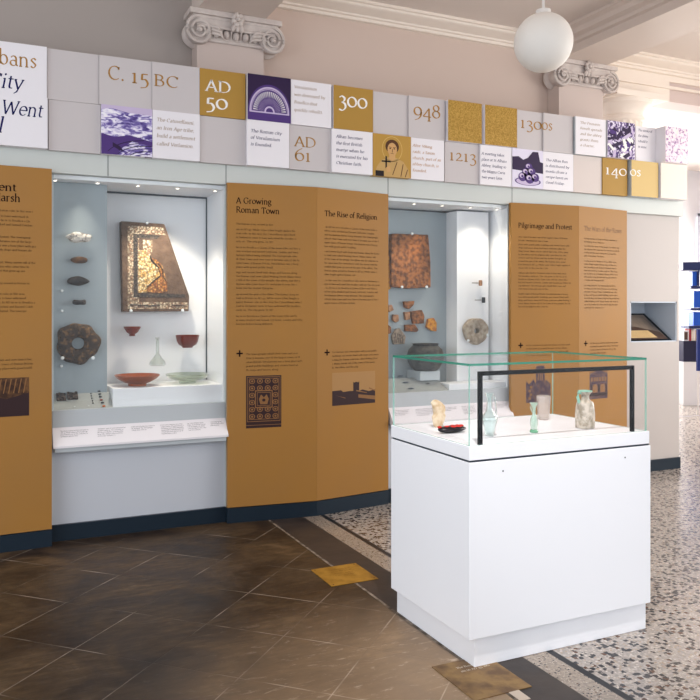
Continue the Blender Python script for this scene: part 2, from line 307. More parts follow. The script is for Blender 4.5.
GL = {
 'a': (.44, [[(.34, .32), (.34, .05), (.42, .015)], arc(.22, .32, .12, .12, 0, 160), arc(.21, .125, .14, .12, 50, 330)]),
 'b': (.5, [*stem(.11, .03, .72, 0, 1), arc(.26, .23, .165, .215, 150, -150)]),
 'c': (.42, [arc(.25, .23, .185, .215, 45, 315)]),
 'd': (.51, [*stem(.38, .0, .72, 0, 1), arc(.23, .23, .165, .215, 30, 330), [(.38, .01), (.46, .02)]]),
 'e': (.45, [arc(.24, .23, .18, .215, 0, 318), [(.06, .25), (.42, .25)]]),
 'f': (.29, [*stem(.13, 0, .58, 1, 0), arc(.23, .58, .10, .13, 180, 45), [(.03, .44), (.26, .44)]]),
 'g': (.45, [arc(.21, .31, .14, .135, 0, 360), [(.32, .41), (.43, .43)], sm([(.13, .19), (.09, .11), (.2, .07), (.36, .03), (.36, -.12), (.2, -.19), (.06, -.12), (.14, .05)])]),
 'h': (.53, [*stem(.11, 0, .72), arc(.26, .29, .14, .15, 160, 0), *stem(.4, 0, .3, 1, 0)]),
 'i': (.25, [*stem(.12, 0, .45), [(.12, .6), (.121, .66)]]),
 'j': (.25, [*stem(.12, -.1, .45, 0, 1), arc(.03, -.1, .09, .1, 0, -90), [(.12, .6), (.121, .66)]]),
 'k': (.48, [*stem(.11, 0, .72), [(.12, .2), (.36, .44)], [(.2, .27), (.43, .01)]]),
 'l': (.25, [*stem(.12, 0, .72)]),
 'm': (.79, [*stem(.11, 0, .45), arc(.25, .29, .13, .15, 160, 0), *stem(.38, 0, .3, 1, 0), arc(.52, .29, .13, .15, 160, 0), *stem(.65, 0, .3, 1, 0)]),
 'n': (.53, [*stem(.11, 0, .45), arc(.26, .29, .14, .15, 160, 0), *stem(.4, 0, .3, 1, 0)]),
 'o': (.48, [arc(.24, .23, .185, .215, 0, 360)]),
 'p': (.5, [*stem(.11, -.22, .45), arc(.26, .23, .165, .215, 150, -150)]),
 'q': (.5, [*stem(.38, -.22, .45, 1, 0), arc(.23, .23, .165, .215, 30, 330)]),
 'r': (.36, [*stem(.11, 0, .45), arc(.24, .3, .12, .14, 165, 55)]),
 's': (.36, [sm([(.3, .37), (.2, .44), (.09, .35), (.18, .25), (.29, .14), (.19, .01), (.06, .07)])]),
 't': (.31, [[(.13, .57), (.13, .1), (.17, .02), (.28, .03)], [(.03, .44), (.27, .44)]]),
 'u': (.53, [[(.04, .43), (.11, .44), (.11, .15)], arc(.25, .15, .14, .14, 180, 350), *stem(.39, 0, .44, 0, 1), [(.39, .01), (.47, .02)]]),
 'v': (.46, [[(.05, .43), (.23, .01), (.41, .43)], [(.0, .435), (.12, .435)], [(.34, .435), (.46, .435)]]),
 'w': (.68, [[(.05, .43), (.2, .01), (.34, .4), (.48, .01), (.63, .43)], [(.0, .435), (.12, .435)], [(.56, .435), (.68, .435)]]),
 'x': (.46, [[(.05, .43), (.41, .01)], [(.4, .43), (.06, .01)], [(.0, .012), (.13, .012)], [(.34, .012), (.47, .012)]]),
 'y': (.46, [[(.05, .43), (.24, .02)], [(.41, .43), (.2, -.12), (.08, -.2)], [(.0, .435), (.12, .435)], [(.34, .435), (.46, .435)]]),
 'z': (.42, [[(.06, .43), (.36, .43), (.05, .012), (.38, .012)]]),
 'A': (.62, [[(.07, .01), (.31, .66), (.55, .01)], [(.15, .23), (.47, .23)], [(.0, .012), (.15, .012)], [(.46, .012), (.63, .012)]]),
 'B': (.56, [*stem(.12, 0, .65, 1, 2), [(.12, .64), (.26, .64)], arc(.26, .495, .15, .145, 90, -90), [(.12, .35), (.28, .35)], arc(.28, .18, .18, .17, 90, -90), [(.12, .01), (.28, .01)]]),
 'C': (.62, [arc(.35, .33, .28, .32, 48, 312), [(.53, .5), (.54, .63)]]),
 'D': (.68, [*stem(.12, 0, .65, 1, 2), [(.12, .64), (.28, .64)], arc(.28, .325, .31, .315, 90, -90), [(.12, .01), (.28, .01)]]),
 'E': (.52, [*stem(.12, 0, .65, 1, 2), [(.12, .64), (.44, .64), (.45, .54)], [(.12, .34), (.36, .34)], [(.12, .012), (.47, .012), (.49, .12)]]),
 'F': (.48, [*stem(.12, 0, .65, 1, 2), [(.12, .64), (.43, .64), (.44, .54)], [(.12, .34), (.35, .34)]]),
 'G': (.68, [arc(.35, .33, .28, .32, 48, 318), [(.56, .1), (.56, .3)], [(.46, .3), (.65, .3)], [(.53, .5), (.54, .63)]]),
 'H': (.7, [*stem(.13, 0, .65, 1, 2), *stem(.57, 0, .65, 1, 2), [(.13, .34), (.57, .34)]]),
 'I': (.29, [*stem(.145, 0, .65, 1, 2)]),
 'J': (.3, [*stem(.16, 0, .65, 0, 2), arc(.06, 0, .1, .14, 0, -80)]),
 'K': (.62, [*stem(.12, 0, .65, 1, 2), [(.14, .3), (.5, .64)], [(.24, .38), (.58, .01)]]),
 'L': (.52, [*stem(.12, 0, .65, 1, 2), [(.12, .012), (.46, .012), (.48, .13)]]),
 'M': (.8, [*stem(.11, 0, .65, 1, 0), [(.11, .65), (.4, .06), (.68, .65)], *stem(.69, 0, .65, 1, 0), [(.03, .64), (.12, .64)], [(.68, .64), (.77, .64)]]),
 'N': (.7, [*stem(.12, 0, .65, 1, 0), [(.1, .65), (.58, .02)], *stem(.58, 0, .65, 0, 2)]),
 'O': (.7, [arc(.35, .33, .285, .325, 0, 360)]),
 'P': (.53, [*stem(.12, 0, .65, 1, 2), [(.12, .64), (.27, .64)], arc(.27, .475, .18, .165, 90, -90), [(.12, .31), (.27, .31)]]),
 'Q': (.7, [arc(.35, .33, .285, .325, 0, 360), [(.36, .05), (.66, -.14)]]),
 'R': (.6, [*stem(.12, 0, .65, 1, 2), [(.12, .64), (.27, .64)], arc(.27, .485, .17, .155, 90, -90), [(.12, .33), (.27, .33)], [(.28, .33), (.52, .02), (.6, .01)]]),
 'S': (.5, [sm([(.4, .54), (.29, .645), (.13, .58), (.14, .43), (.34, .3), (.41, .14), (.26, .01), (.08, .1)])]),
 'T': (.58, [*stem(.29, 0, .65, 1, 0), [(.05, .53), (.06, .64), (.52, .64), (.53, .53)]]),
 'U': (.66, [[(.12, .65), (.12, .22)], arc(.33, .22, .21, .21, 180, 360), [(.54, .22), (.54, .65)], [(.04, .64), (.2, .64)], [(.46, .64), (.62, .64)]]),
 'V': (.6, [[(.06, .64), (.31, .01), (.55, .64)], [(.0, .64), (.14, .64)], [(.47, .64), (.62, .64)]]),
 'W': (.88, [[(.06, .64), (.25, .01), (.44, .6), (.63, .01), (.82, .64)], [(.0, .64), (.14, .64)], [(.74, .64), (.88, .64)]]),
 'Y': (.58, [[(.06, .64), (.29, .3)], [(.53, .64), (.29, .3)], *stem(.29, 0, .3, 1, 0), [(.0, .64), (.14, .64)], [(.46, .64), (.6, .64)]]),
 '0': (.5, [arc(.25, .23, .2, .22, 0, 360)]),
 '1': (.36, [*stem(.18, 0, .45, 1, 1, .09)]),
 '2': (.44, [sm([(.08, .36), (.19, .45), (.31, .36), (.27, .22), (.06, .015)]), [(.06, .015), (.38, .015), (.39, .08)]]),
 '3': (.42, [sm([(.07, .38), (.18, .45), (.31, .37), (.28, .24), (.16, .18)]), sm([(.16, .18), (.32, .12), (.35, -.05), (.22, -.19), (.05, -.15)])]),
 '4': (.48, [[(.34, -.2), (.34, .45), (.04, .02), (.45, .02)], [(.26, -.19), (.42, -.19)]]),
 '5': (.42, [[(.35, .44), (.13, .44), (.11, .18)], sm([(.11, .18), (.25, .21), (.35, .05), (.27, -.13), (.06, -.18)])]),
 '6': (.48, [sm([(.38, .66), (.2, .56), (.07, .38), (.06, .2)]), arc(.25, .21, .19, .2, 0, 360)]),
 '7': (.42, [[(.06, .34), (.07, .43), (.38, .43), (.15, -.2)]]),
 '8': (.46, [arc(.23, .5, .14, .145, 0, 360), arc(.23, .18, .18, .175, 0, 360)]),
 '9': (.48, [arc(.24, .25, .18, .2, 0, 360), sm([(.42, .24), (.4, .05), (.28, -.12), (.1, -.2)])]),
 '.': (.22, [[(.1, .015), (.101, .06)]]), ',': (.22, [[(.11, .05), (.07, -.08)]]), '(': (.28, [arc(.3, .25, .2, .42, 130, 230)]), ')': (.28, [arc(-.02, .25, .2, .42, 50, -50)]),
 '-': (.3, [[(.05, .22), (.25, .22)]]), "'": (.2, [[(.1, .7), (.09, .58)]]), '?': (.4, [sm([(.07, .55), (.2, .65), (.32, .52), (.2, .35), (.19, .2)]), [(.19, .02), (.19, .06)]]),
}
def thick(tx, ty):   # half width of the pen across a stroke heading (tx,ty)
    nx, ny = -ty, tx; a = nx*math.cos(NANG)+ny*math.sin(NANG); b = -nx*math.sin(NANG)+ny*math.cos(NANG)
    return math.sqrt((NA*a)**2+(NB_*b)**2)
GC = {}
def glyph(ch, bold):
    k = (ch, bold)
    if k in GC: return GC[k]
    adv, strokes0 = GL[ch]; V = []; F = []; strokes = []
    for s in strokes0:      # break the pen stroke at sharp corners
        cur = [s[0]]
        for i in range(1, len(s)):
            cur.append(s[i])
            if i < len(s)-1:
                a = math.atan2(s[i][1]-s[i-1][1], s[i][0]-s[i-1][0]); b = math.atan2(s[i+1][1]-s[i][1], s[i+1][0]-s[i][0]); d = abs((b-a+PI) % (2*PI)-PI)
                if d > .9: strokes.append(cur); cur = [s[i]]
        strokes.append(cur)
    for s in strokes:
        n = len(s)
        if n == 2 and abs(s[0][0]-s[1][0])+abs(s[0][1]-s[1][1]) < .065:   # a dot
            x, y = s[0]; r = .052*bold**.5; o = len(V); V += [(x+r*math.cos(q*PI/4), y+.02+r*math.sin(q*PI/4)) for q in range(8)]; F.append(tuple(range(o, o+8))); continue
        o = len(V)
        for i in range(n):
            a = s[max(i-1, 0)]; b = s[min(i+1, n-1)]; dx, dy = b[0]-a[0], b[1]-a[1]; l = math.hypot(dx, dy) or 1; dx /= l; dy /= l
            t = thick(dx, dy)*bold; V += [(s[i][0]-dy*t, s[i][1]+dx*t), (s[i][0]+dy*t, s[i][1]-dx*t)]
        F += [(o+2*i, o+2*i+1, o+2*i+3, o+2*i+2) for i in range(n-1)]
    GC[k] = (adv, V, F); return GC[k]
def width(t): return sum(.26 if c == ' ' else GL.get(c, (.4, 0))[0] for c in t)
UP = Vector((0, 0, 1))
def text(mb, s, P, U, N, size, m, fit=None, right=False, italic=0, bold=1.0, off=.0008):
    """letters lying flat on the plane through P: U runs along the line, N faces the reader"""
    W = width(s)*size; sx = 1
    if fit: sx = fit/W
    P = Vector(P)+N*off; x = -W*sx if right else 0
    for ch in s:
        if ch == ' ': x += .26*size*sx; continue
        if ch not in GL: x += .4*size*sx; continue
        adv, V, F = glyph(ch, bold)
        mb.add([P+U*(x+(vx+italic*vy)*size*sx)+UP*(vy*size) for vx, vy in V], F, m); x += adv*size*sx
X1, NY = Vector((1, 0, 0)), Vector((0, -1, 0))
def rect(mb, P, U, w_, h, m, N=NY, off=.0004):
    P = Vector(P)+N*off; mb.add([P, P+U*w_, P+U*w_+UP*h, P+UP*h], [(0, 1, 2, 3)], m)
def poly(mb, P, U, w_, h, pts, m, N=NY, off=.0008):
    P = Vector(P)+N*off; mb.add([P+U*(w_*a)+UP*(h*b) for a, b in pts], [tuple(range(len(pts)))], m)
def circ(cx, cy, rx, ry, n=20, a0=0, a1=360): return [(cx+rx*math.cos(math.radians(a0+(a1-a0)*i/n)), cy+ry*math.sin(math.radians(a0+(a1-a0)*i/n))) for i in range(n+(a1-a0 != 360))]
def ring(mb, P, U, w_, h, cx, cy, rx, ry, t, m, N=NY, off=.0009, n=28, a0=0, a1=360):
    P = Vector(P)+N*off; vs = []
    for i in range(n+1):
        a = math.radians(a0+(a1-a0)*i/n)
        for k in (1, 1-t): vs.append(P+U*(w_*(cx+rx*k*math.cos(a)))+UP*(h*(cy+ry*k*math.sin(a))))
    mb.add(vs, [(2*i, 2*i+2, 2*i+3, 2*i+1) for i in range(n)], m)

# ================================================================== SETTING
SL = slate_mat(); TZ = terrazzo_mat(base=(176, 167, 160), scale=40, dens=.46)
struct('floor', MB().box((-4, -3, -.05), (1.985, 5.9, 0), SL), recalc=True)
struct('trim_1', MB().box((1.985, -3, -.05), (2.0, 5.9, .0008), mat('pale_mortar', (150, 136, 122), .7, noise=(14, (84, 74, 64), .4, .6))))
struct('trim_2', MB().box((2.0, -3, -.05), (2.265, 5.9, 0), mat('dark_slate_border', (70, 60, 54), .4, noise=(4, (56, 50, 48), .35, .65), bump=(12, .2))))
struct('trim_3', MB().box((2.265, -3, -.05), (2.4, 5.9, 0), terrazzo_mat('fine_terrazzo', (166, 152, 138), 110, .12)))
struct('trim_4', MB().box((2.4, -3, -.05), (2.438, 5.9, 0), mat('black_inlay', (32, 32, 36), .3)))
struct('floor_terrazzo', MB().box((2.438, -3, -.05), (14.7, 11.5, 0), TZ))
struct('trim_5', MB().box((6.6, 8.55, -.02), (14.7, 8.61, .001), mat('grey_threshold', (120, 116, 122), .4)))
CZ = 4.42
struct('ceiling', MB().box((-4, -3, CZ), (14.7, 11.5, CZ+.1), CEIL))
struct('wall_back', MB().box((1.63, 6.63, 0), (6.0, 6.8, CZ), WALLP).box((-4, 6.63, 0), (1.6295, 6.8, CZ), WALLG))
struct('wall_far', MB().box((5.9, 11.5, 0), (14.8, 11.6, CZ), mat('bright_white_paint', (226, 224, 226), .6)))
struct('wall_right', MB().box((14.7, 6, 0), (14.8, 11.5, CZ), mat('bright_white_paint', (226, 224, 226), .6)).box((9, -3, 0), (9.1, 6.9, .8), WALLP).box((9, -3, 3.7), (9.1, 6.9, CZ), WALLP).box((9, 5.2, .8), (9.1, 6.9, 3.7), WALLP))
# far windows seen over the counter: bright daylight panes in white frames
DAY = mat('daylight_pane', (255, 255, 255), .3, emit=((245, 250, 255), 2.2))
FRM = mat('window_frame_white', (214, 216, 226), .5)
for k, (xa, xb) in enumerate(((6.6, 8.3), (9.8, 11.5), (13.2, 14.6))):
    wn = struct('window_%d' % (k+1), MB().box((xa, 11.46, 1.0), (xb, 11.49, 3.5), DAY))
    f = MB()
    for x in (xa-.05, (xa+xb)/2-.03, xb-.03): f.box((x, 11.40, .95), (x+.07, 11.455, 3.55), FRM)
    for z in (.95, 2.35, 3.5): f.box((xa-.05, 11.39, z), (xb+.05, 11.455, z+.06), FRM)
    o = f.build('window_frame', wn)
# beams with their own mouldings
def beam(n, xa, xb, zs=4.17):
    pr = [(xa-.17, CZ), (xa-.17, CZ-.03), (xa-.12, CZ-.05), (xa-.1, CZ-.09), (xa-.045, CZ-.11), (xa-.035, CZ-.14), (xa, CZ-.15), (xa, zs),
          (xb, zs), (xb, CZ-.15), (xb+.035, CZ-.14), (xb+.045, CZ-.11), (xb+.1, CZ-.09), (xb+.12, CZ-.05), (xb+.17, CZ-.03), (xb+.17, CZ)]
    struct('trim_%d' % n, MB().prism([(x, -3, z) for x, z in pr], (0, 9.63, 0), mat('beam_paint', (224, 210, 200), .65)))
beam(6, 1.627, 2.207, 4.085); beam(7, 5.41, 6.0, 4.19)
def cornice(n, xa, xb, y=6.63):
    pr = [(y, 4.285), (y-.035, 4.29), (y-.04, 4.315), (y-.06, 4.32), (y-.065, 4.335), (y-.16, 4.365), (y-.175, 4.375), (y-.18, 4.39), (y-.2, 4.395), (y-.2, CZ), (y, CZ)]
    struct('trim_%d' % n, MB().prism([(xa, a, b) for a, b in pr], (xb-xa, 0, 0), CREAM))
cornice(8, 2.38, 5.24); cornice(9, -4, 1.45)
# lintel and cornice over the open colonnade on the right
mb = MB().box((6.0, 6.63, 4.22), (13, 6.95, CZ), CREAM).box((6.0, 6.6, 4.13), (13, 6.63, 4.16), CREAM).box((6.0, 6.63, 4.0), (7.16, 6.95, 4.22), CREAM)
struct('trim_10', mb); cornice(11, 6.17, 13, 6.63)
struct('trim_12', MB().box((7.16, 6.66, 4.0), (13, 6.92, 4.22), mat('pink_lintel', (214, 196, 190), .6)))

# exhibition wall: the built-out wall that carries cases, boards and timeline
XA, XB = aY(52, 300, 5.8).x, aY(225.5, 300, 5.8).x          # case one opening
XC, XD = aY(388, 300, 5.8).x, aY(510, 300, 5.8).x          # case two opening
XE = aY(679, 300, 5.82).x                                   # free end of the wall
NX0, NX1 = aY(630.5, 320, 5.82).x, aY(677, 320, 5.82).x; NZ1 = aY(650, 301.5, 5.82).z; NZ0 = aY(650, 342, 5.82).z
LB = 2.545
wf = MB()
wf.box((-3, 5.77, LB), (XE, 6.375, 2.70), LINT)                                 # lintel strip
wf.box((-3, 5.76, 2.70), (XE-.02, 6.375, 3.36), PGREY)                            # backing of the timeline
wf.box((-3, 5.80, 0), (XA, 6.375, LB), LINT)
wf.box((XA, 5.815, 0), (XB, 6.375, .70), LOWG)
wf.box((XB, 5.80, 0), (XC, 6.375, LB), LINT)
wf.box((XC, 5.815, 0), (XD, 6.375, .70), LOWG)
for a, b in (((XD, 0), (NX0, LB)), ((NX1, 0), (XE, LB)), ((NX0, 0), (NX1, NZ0)), ((NX0, NZ1), (NX1, LB))):
    wf.box((a[0], 5.82, a[1]), (b[0], 6.375, b[1]), mat('pale_wall_panel', (188, 180, 176), .4))
NICHE = mat('niche_blue_grey', (200, 210, 222), .45)
wf.box((NX0-.02, 6.24, NZ0-.02), (NX1+.02, 6.37, NZ1+.02), NICHE)
for bx in (((NX0-.001, 5.825, NZ0), (NX0+.012, 6.24, NZ1)), ((NX1-.012, 5.825, NZ0), (NX1+.001, 6.24, NZ1)), ((NX0, 5.825, NZ1-.012), (NX1, 6.24, NZ1+.001)), ((NX0, 5.825, NZ0-.001), (NX1, 6.24, NZ0+.01))): wf.box(*bx, NICHE)
struct('wall_front', wf)
# thin panel joints
j = MB()
for px in (108, 226, 388, 512): x = aY(px, 160, 5.77).x; j.box((x-.002, 5.7685, LB), (x+.002, 5.7705, 2.70), SHADOWG)
struct('trim_13', j)
SK = .112
def skirt(n, pts, dy=.0):
    mb = MB()
    for (x0, y0), (x1, y1) in zip(pts, pts[1:]):
        mb.prism([(x0, y0, 0), (x1, y1, 0), (x1, y1+.08, 0), (x0, y0+.08, 0)], (0, 0, SK), NAVY)
    struct('baseboard_'+n, mb)
PE, PK = 5.735, 5.655
xm2 = aY(317, 300, PK).x; xm3 = aY(579, 300, PK).x
x2a, x2b = aY(227.5, 300, PE).x, aY(388.5, 300, PE+.02).x
x3a, x3b = aY(511, 300, PE).x, aY(627, 300, PE).x
x1b = aY(52, 300, 5.69).x; x1m = x1b-.76
skirt('left', [(x1m-.7, 5.75), (x1m, 5.66), (x1b, 5.69)]); skirt('case_left', [(XA-.02, 5.79), (XB+.02, 5.79)])
skirt('centre', [(x2a, PE), (xm2, PK), (x2b, PE+.02)]); skirt('case_centre', [(XC-.02, 5.79), (XD+.02, 5.79)])
skirt('right', [(x3a, PE), (xm3, PK), (x3b, PE)]); skirt('end', [(x3b, 5.80), (XE, 5.80)])

# ---------------------------------------------------------------- pilasters, capitals, column
def capital(parent, xa, xb, yf, ztop):
    xa += .015; xb += .055
    cx = (xa+xb)/2; hw = (xb-xa)/2; h = .30
    m = MB(); m.box((xa-.09, yf-.07, ztop-.045), (xb+.09, yf+.16, ztop), STONE); m.box((xa-.06, yf-.05, ztop-.07), (xb+.06, yf+.16, ztop-.045), STONE)
    m.build('abacus', parent, bevel=.006)
    m = MB()   # channel between the volutes, eggs below
    m.box((xa-.02, yf-.045, ztop-.125), (xb+.02, yf+.1, ztop-.07), STONE)
    m.tube([(xa-.03, yf-.05, ztop-.13), (cx, yf-.055, ztop-.138), (xb+.03, yf-.05, ztop-.13)], .012, STONE)
    for k in range(7):
        x = xa+.06+(xb-xa-.12)*k/6; m.blob((x, yf-.03, ztop-.18), .028, .03, .038, STONE, 10, 6)
        if k < 6: m.tube([(x+(xb-xa-.12)/12, yf-.045, ztop-.145), (x+(xb-xa-.12)/12, yf-.025, ztop-.215)], [.008, .003], STONE, 6)
    m.tube([(xa, yf-.015, ztop-.235), (xb, yf-.015, ztop-.235)], .016, STONE)
    m.box((xa, yf-.012, ztop-.235), (xb, yf+.1, ztop-.12), STONE)
    m.build('echinus', parent, smooth=True)
    for sgn, xc in ((-1, xa-.005), (1, xb+.005)):
        m = MB(); zc = ztop-.175; r0 = .118
        m.lathe([(.0, -.02), (r0*.93, -.02), (r0*.93, .02), (r0*.7, .06), (r0*.7, .10), (r0*.93, .13), (r0*.93, .15)], (xc, yf-.02, zc), STONE, 28, 'y')
        pts = []; rr = []
        for i in range(60):
            t = i/59; a = (PI/2 if sgn > 0 else PI/2)-sgn*t*2*PI*2.4; r = r0*(1-.86*t)
            pts.append((xc+r*math.cos(a)*.97, yf-.045-.022*t, zc+r*math.sin(a))); rr.append(.0155*(1-.45*t))
        m.tube(pts, rr, STONE, 7); m.blob((xc, yf-.062, zc), .022, .02, .022, STONE, 12, 8)
        m.build('volute', parent, smooth=True)
        # acanthus curl springing into the channel
        m = MB(); 
        for q in range(3): m.tube([(xc-sgn*(.1+.0*q), yf-.05, zc+.05-.03*q), (xc-sgn*(.15+.015*q), yf-.065, zc+.035-.03*q), (xc-sgn*(.19+.01*q), yf-.05, zc-.0-.028*q)], [.015, .013, .004], STONE, 6)
        m.build('acanthus_curl', parent, smooth=True)
    m = MB()
    for k in range(7):
        a = 2*PI*k/7; m.blob((cx+.035*math.cos(a), yf-.08, ztop-.055+.04*math.sin(a)), .024, .02, .024, STONE, 8, 6)
    m.blob((cx, yf-.095, ztop-.055), .02, .02, .02, STONE, 8, 6)
    for k in (-1, 0, 1): m.blob((cx+.035*k, yf-.07, ztop-.125), .02, .018, .035, STONE, 8, 6, tilt=.3*k)
    m.build('flower_boss', parent, smooth=True)
def pilaster(xa, xb, zt, label):
    t = thing('pilaster', ((xa+xb)/2, 6.54, 0), label, 'pilaster', 'pilasters on the back wall')
    MB().box((xa, 6.45, 0), (xb, 6.628, zt-.07), mat('pilaster_paint', (208, 192, 184), .65)).build('shaft', t)
    capital(t, xa, xb, 6.45, zt)
pilaster(1.627, 2.207, 4.083, 'beige wall pilaster with scrolled capital above the gold AD 50 tile')
pilaster(5.41, 6.0, 4.188, 'beige wall pilaster with scrolled capital just right of the globe lamp')
t = thing('column', (6.57, 6.8, 0), 'pale fluted round column with plain round capital behind the right end of the timeline', 'column')
def flute(a, h): return 1-.05*abs(math.sin(a*10))**.6
MB().lathe([(.29, 0), (.265, 2.0), (.25, 3.72)], (6.57, 6.8, 0), CREAM, 160, 'z', mod=lambda a, h: 1-.055*(1-abs(math.cos(a*10))**3)).build('shaft', t, smooth=True)
MB().lathe([(.25, 3.70), (.27, 3.72), (.27, 3.76), (.25, 3.77), (.255, 3.8), (.30, 3.86), (.34, 3.89), (.35, 3.93), (.0, 3.93)], (6.57, 6.8, 0), CREAM, 48).build('capital', t, smooth=True)
MB().box((6.2, 6.45, 3.93), (6.94, 7.15, 3.998), CREAM).build('abacus', t, bevel=.005)

# globe lamp
d = ray(543.3, 42.6); gc = CAM+d*4.75; GR = 28.8/FPX*4.75*1.01
t = thing('globe_lamp', (gc.x, gc.y, CZ), 'large white opal glass globe lamp hanging on a thin white rod', 'lamp')
m = MB(); m.lathe([(GR*math.sin(PI*i/28), GR*math.cos(PI*i/28)) for i in range(1, 28)]+[(0, -GR)], gc, mat('opal_glass', (240, 234, 226), .5), 48); m.build('globe', t, smooth=True)
MB().lathe([(.045, 0), (.045, .03), (.02, .04), (0.0, .04)], gc+Vector((0, 0, GR-.012)), mat('white_metal', (226, 220, 214), .4), 24).build('collar', t, smooth=True)
MB().tube([gc+Vector((0, 0, GR+.02)), (gc.x, gc.y, CZ-.03)], .0085, mat('white_metal', (226, 220, 214), .4), 12).build('rod', t, smooth=True)
MB().lathe([(.06, -.04), (.07, -.02), (.07, -.001)], (gc.x, gc.y, CZ), mat('white_metal', (226, 220, 214), .4), 24).build('ceiling_rose', t, smooth=True)

# ================================================================== TIMELINE TILES
ZB, ZM, ZT = 2.69, 3.035, 3.382
YT = 5.735
def photo(name, cols, sc=14, dist=2, aniso=(1, 1, 1), detail=6):
    if name in MC: return MC[name]
    m = bpy.data.materials.new(name); m.use_nodes = True; nt = m.node_tree; b = nt.nodes['Principled BSDF']; L = nt.links.new
    tc = nt.nodes.new('ShaderNodeTexCoord'); mp = nt.nodes.new('ShaderNodeMapping'); mp.inputs['Scale'].default_value = aniso; L(tc.outputs['Object'], mp.inputs[0])
    n = nt.nodes.new('ShaderNodeTexNoise'); n.inputs['Scale'].default_value = sc; n.inputs['Detail'].default_value = detail; n.inputs['Distortion'].default_value = dist; L(mp.outputs[0], n.inputs['Vector'])
    r = ramp(nt, cols); L(n.outputs['Fac'], r.inputs[0]); L(r.outputs[0], b.inputs['Base Color']); b.inputs['Roughness'].default_value = .5
    MC[name] = m; return m
LAND = photo('landscape_print', [(.36, (66, 46, 124)), (.46, (120, 104, 176)), (.52, (214, 206, 234)), (.62, (246, 242, 250))], 13, .8, (1.2, 1, 3), 9)
CROWD = photo('crowd_print', [(.38, (40, 22, 60)), (.48, (98, 70, 138)), (.56, (226, 216, 236)), (.7, (244, 238, 246))], 18, 2.5)
PINKP = photo('pink_print', [(.36, (150, 110, 160)), (.46, (226, 206, 222)), (.56, (244, 226, 232)), (.7, (246, 222, 208))], 14, 2.5)
TEXG = mat('textured_gold', (158, 120, 44), .55, noise=(90, (196, 156, 76), .35, .65, 3))
PGOLD = mat('light_gold', (214, 184, 122), .5)
PREV = {1: (-99, 0), 2: (-99, 0)}
def tile(px0, px1, row, face, protr, label, cat='panel', deco=None, edge=None, side_px=0, name='timeline_tile', z01=None):
    y = YT-protr; x0 = aY(px0, 200, y).x; x1 = aY(px1, 200, y).x
    z0, z1 = (ZM, ZT) if row == 1 else (ZB, ZM)
    if z01: z0, z1 = z01
    g = .0012; x0 += g; x1 -= g
    x0 = max(x0, PREV[row][0]+.001); PREV[row] = (x1, y)
    t = thing(name, ((x0+x1)/2, 5.76, z0), label, cat, 'square tiles of the timeline')
    em = edge or face
    MB().box((x0, y+.002, z0+.001), (x1, 5.7595, z1-.001), em).build('board', t)
    f = MB(); rect(f, (x0, y+.002, z0+.001), X1, x1-x0, z1-z0-.002, face, off=.001); f.build('face_print', t, recalc=False)
    if deco:
        mb = MB(); deco(mb, Vector((x0, y+.001, z0)), x1-x0, z1-z0, y+.001); mb.build('lettering' if deco.__name__ != 'pic' else 'picture', t, recalc=False)
    return t
def line(mb, s, px, py, y, size, m, fit_px=None, **k):
    P = aY(px, py, y); f = None
    if fit_px: f = aY(fit_px, py, y).x-P.x
    text(mb, s, P, X1, NY, size, m, fit=f, **k)
def words(lines):   # (string, px left, py baseline, px right, size, ink, italic, bold)
    def lettering(mb, P, w_, h, y):
        for s, px, py, px2, size, m, it, bo in lines: line(mb, s, px, py, y, size, m, fit_px=px2, italic=it, bold=bo)
    return lettering
def para(strs, px, py, dpy, px2, size, m, it=.18, bo=1.25, slope=.085):
    """lines of small print; the longest reaches px2"""
    mxw = max(width(s) for s in strs)
    def lettering(mb, P, w_, h, y):
        x0 = aY(px, py, y).x; W = aY(px2, py, y).x-x0; z0 = aY(px, py, y).z; dz = (aY(px, py, y).z-aY(px, py+dpy, y).z)
        for i, s in enumerate(strs): text(mb, s, (x0, y, z0-i*dz), X1, NY, size, m, fit=W*width(s)/mxw, italic=it, bold=bo)
    return lettering
def pic(fn):
    def pic(mb, P, w_, h, y): fn(mb, P, w_, h)
    return pic
B = 1.0
# row one
tile(-80, 47, 1, WHITE, .03, 'wide white title tile with gold and navy words, upper left corner of the timeline', deco=words([('Albans', -21, 61.5, 37, 0.148, INKG, 0, .95), ('City', -13, 86, 22.5, 0.148, INKN, .2, .95)]))
tile(47, 99, 1, PGREY, .006, 'blank warm grey tile right of the upper white title tile')
tile(99, 152, 1, PGREY, .012, 'warm grey tile with gold lettering C. 15', deco=words([('C.', 107.5, 79, 125, 0.1485, INKG, 0, B), ('15', 130, 82.5, 149.5, 0.1595, INKG, 0, B)]))
tile(152, 199.7, 1, PGREY, .018, 'warm grey tile with gold lettering BC', deco=words([('BC', 153.5, 85.5, 179, 0.1265, INKG, 0, B)]))
tile(199.7, 245.5, 1, GOLD, .018, 'gold tile with white lettering AD 50', deco=words([('AD', 205, 90.5, 231.5, 0.1265, INKW, 0, 1.15), ('50', 205, 107.5, 228, 0.1650, INKW, 0, 1.15)]))
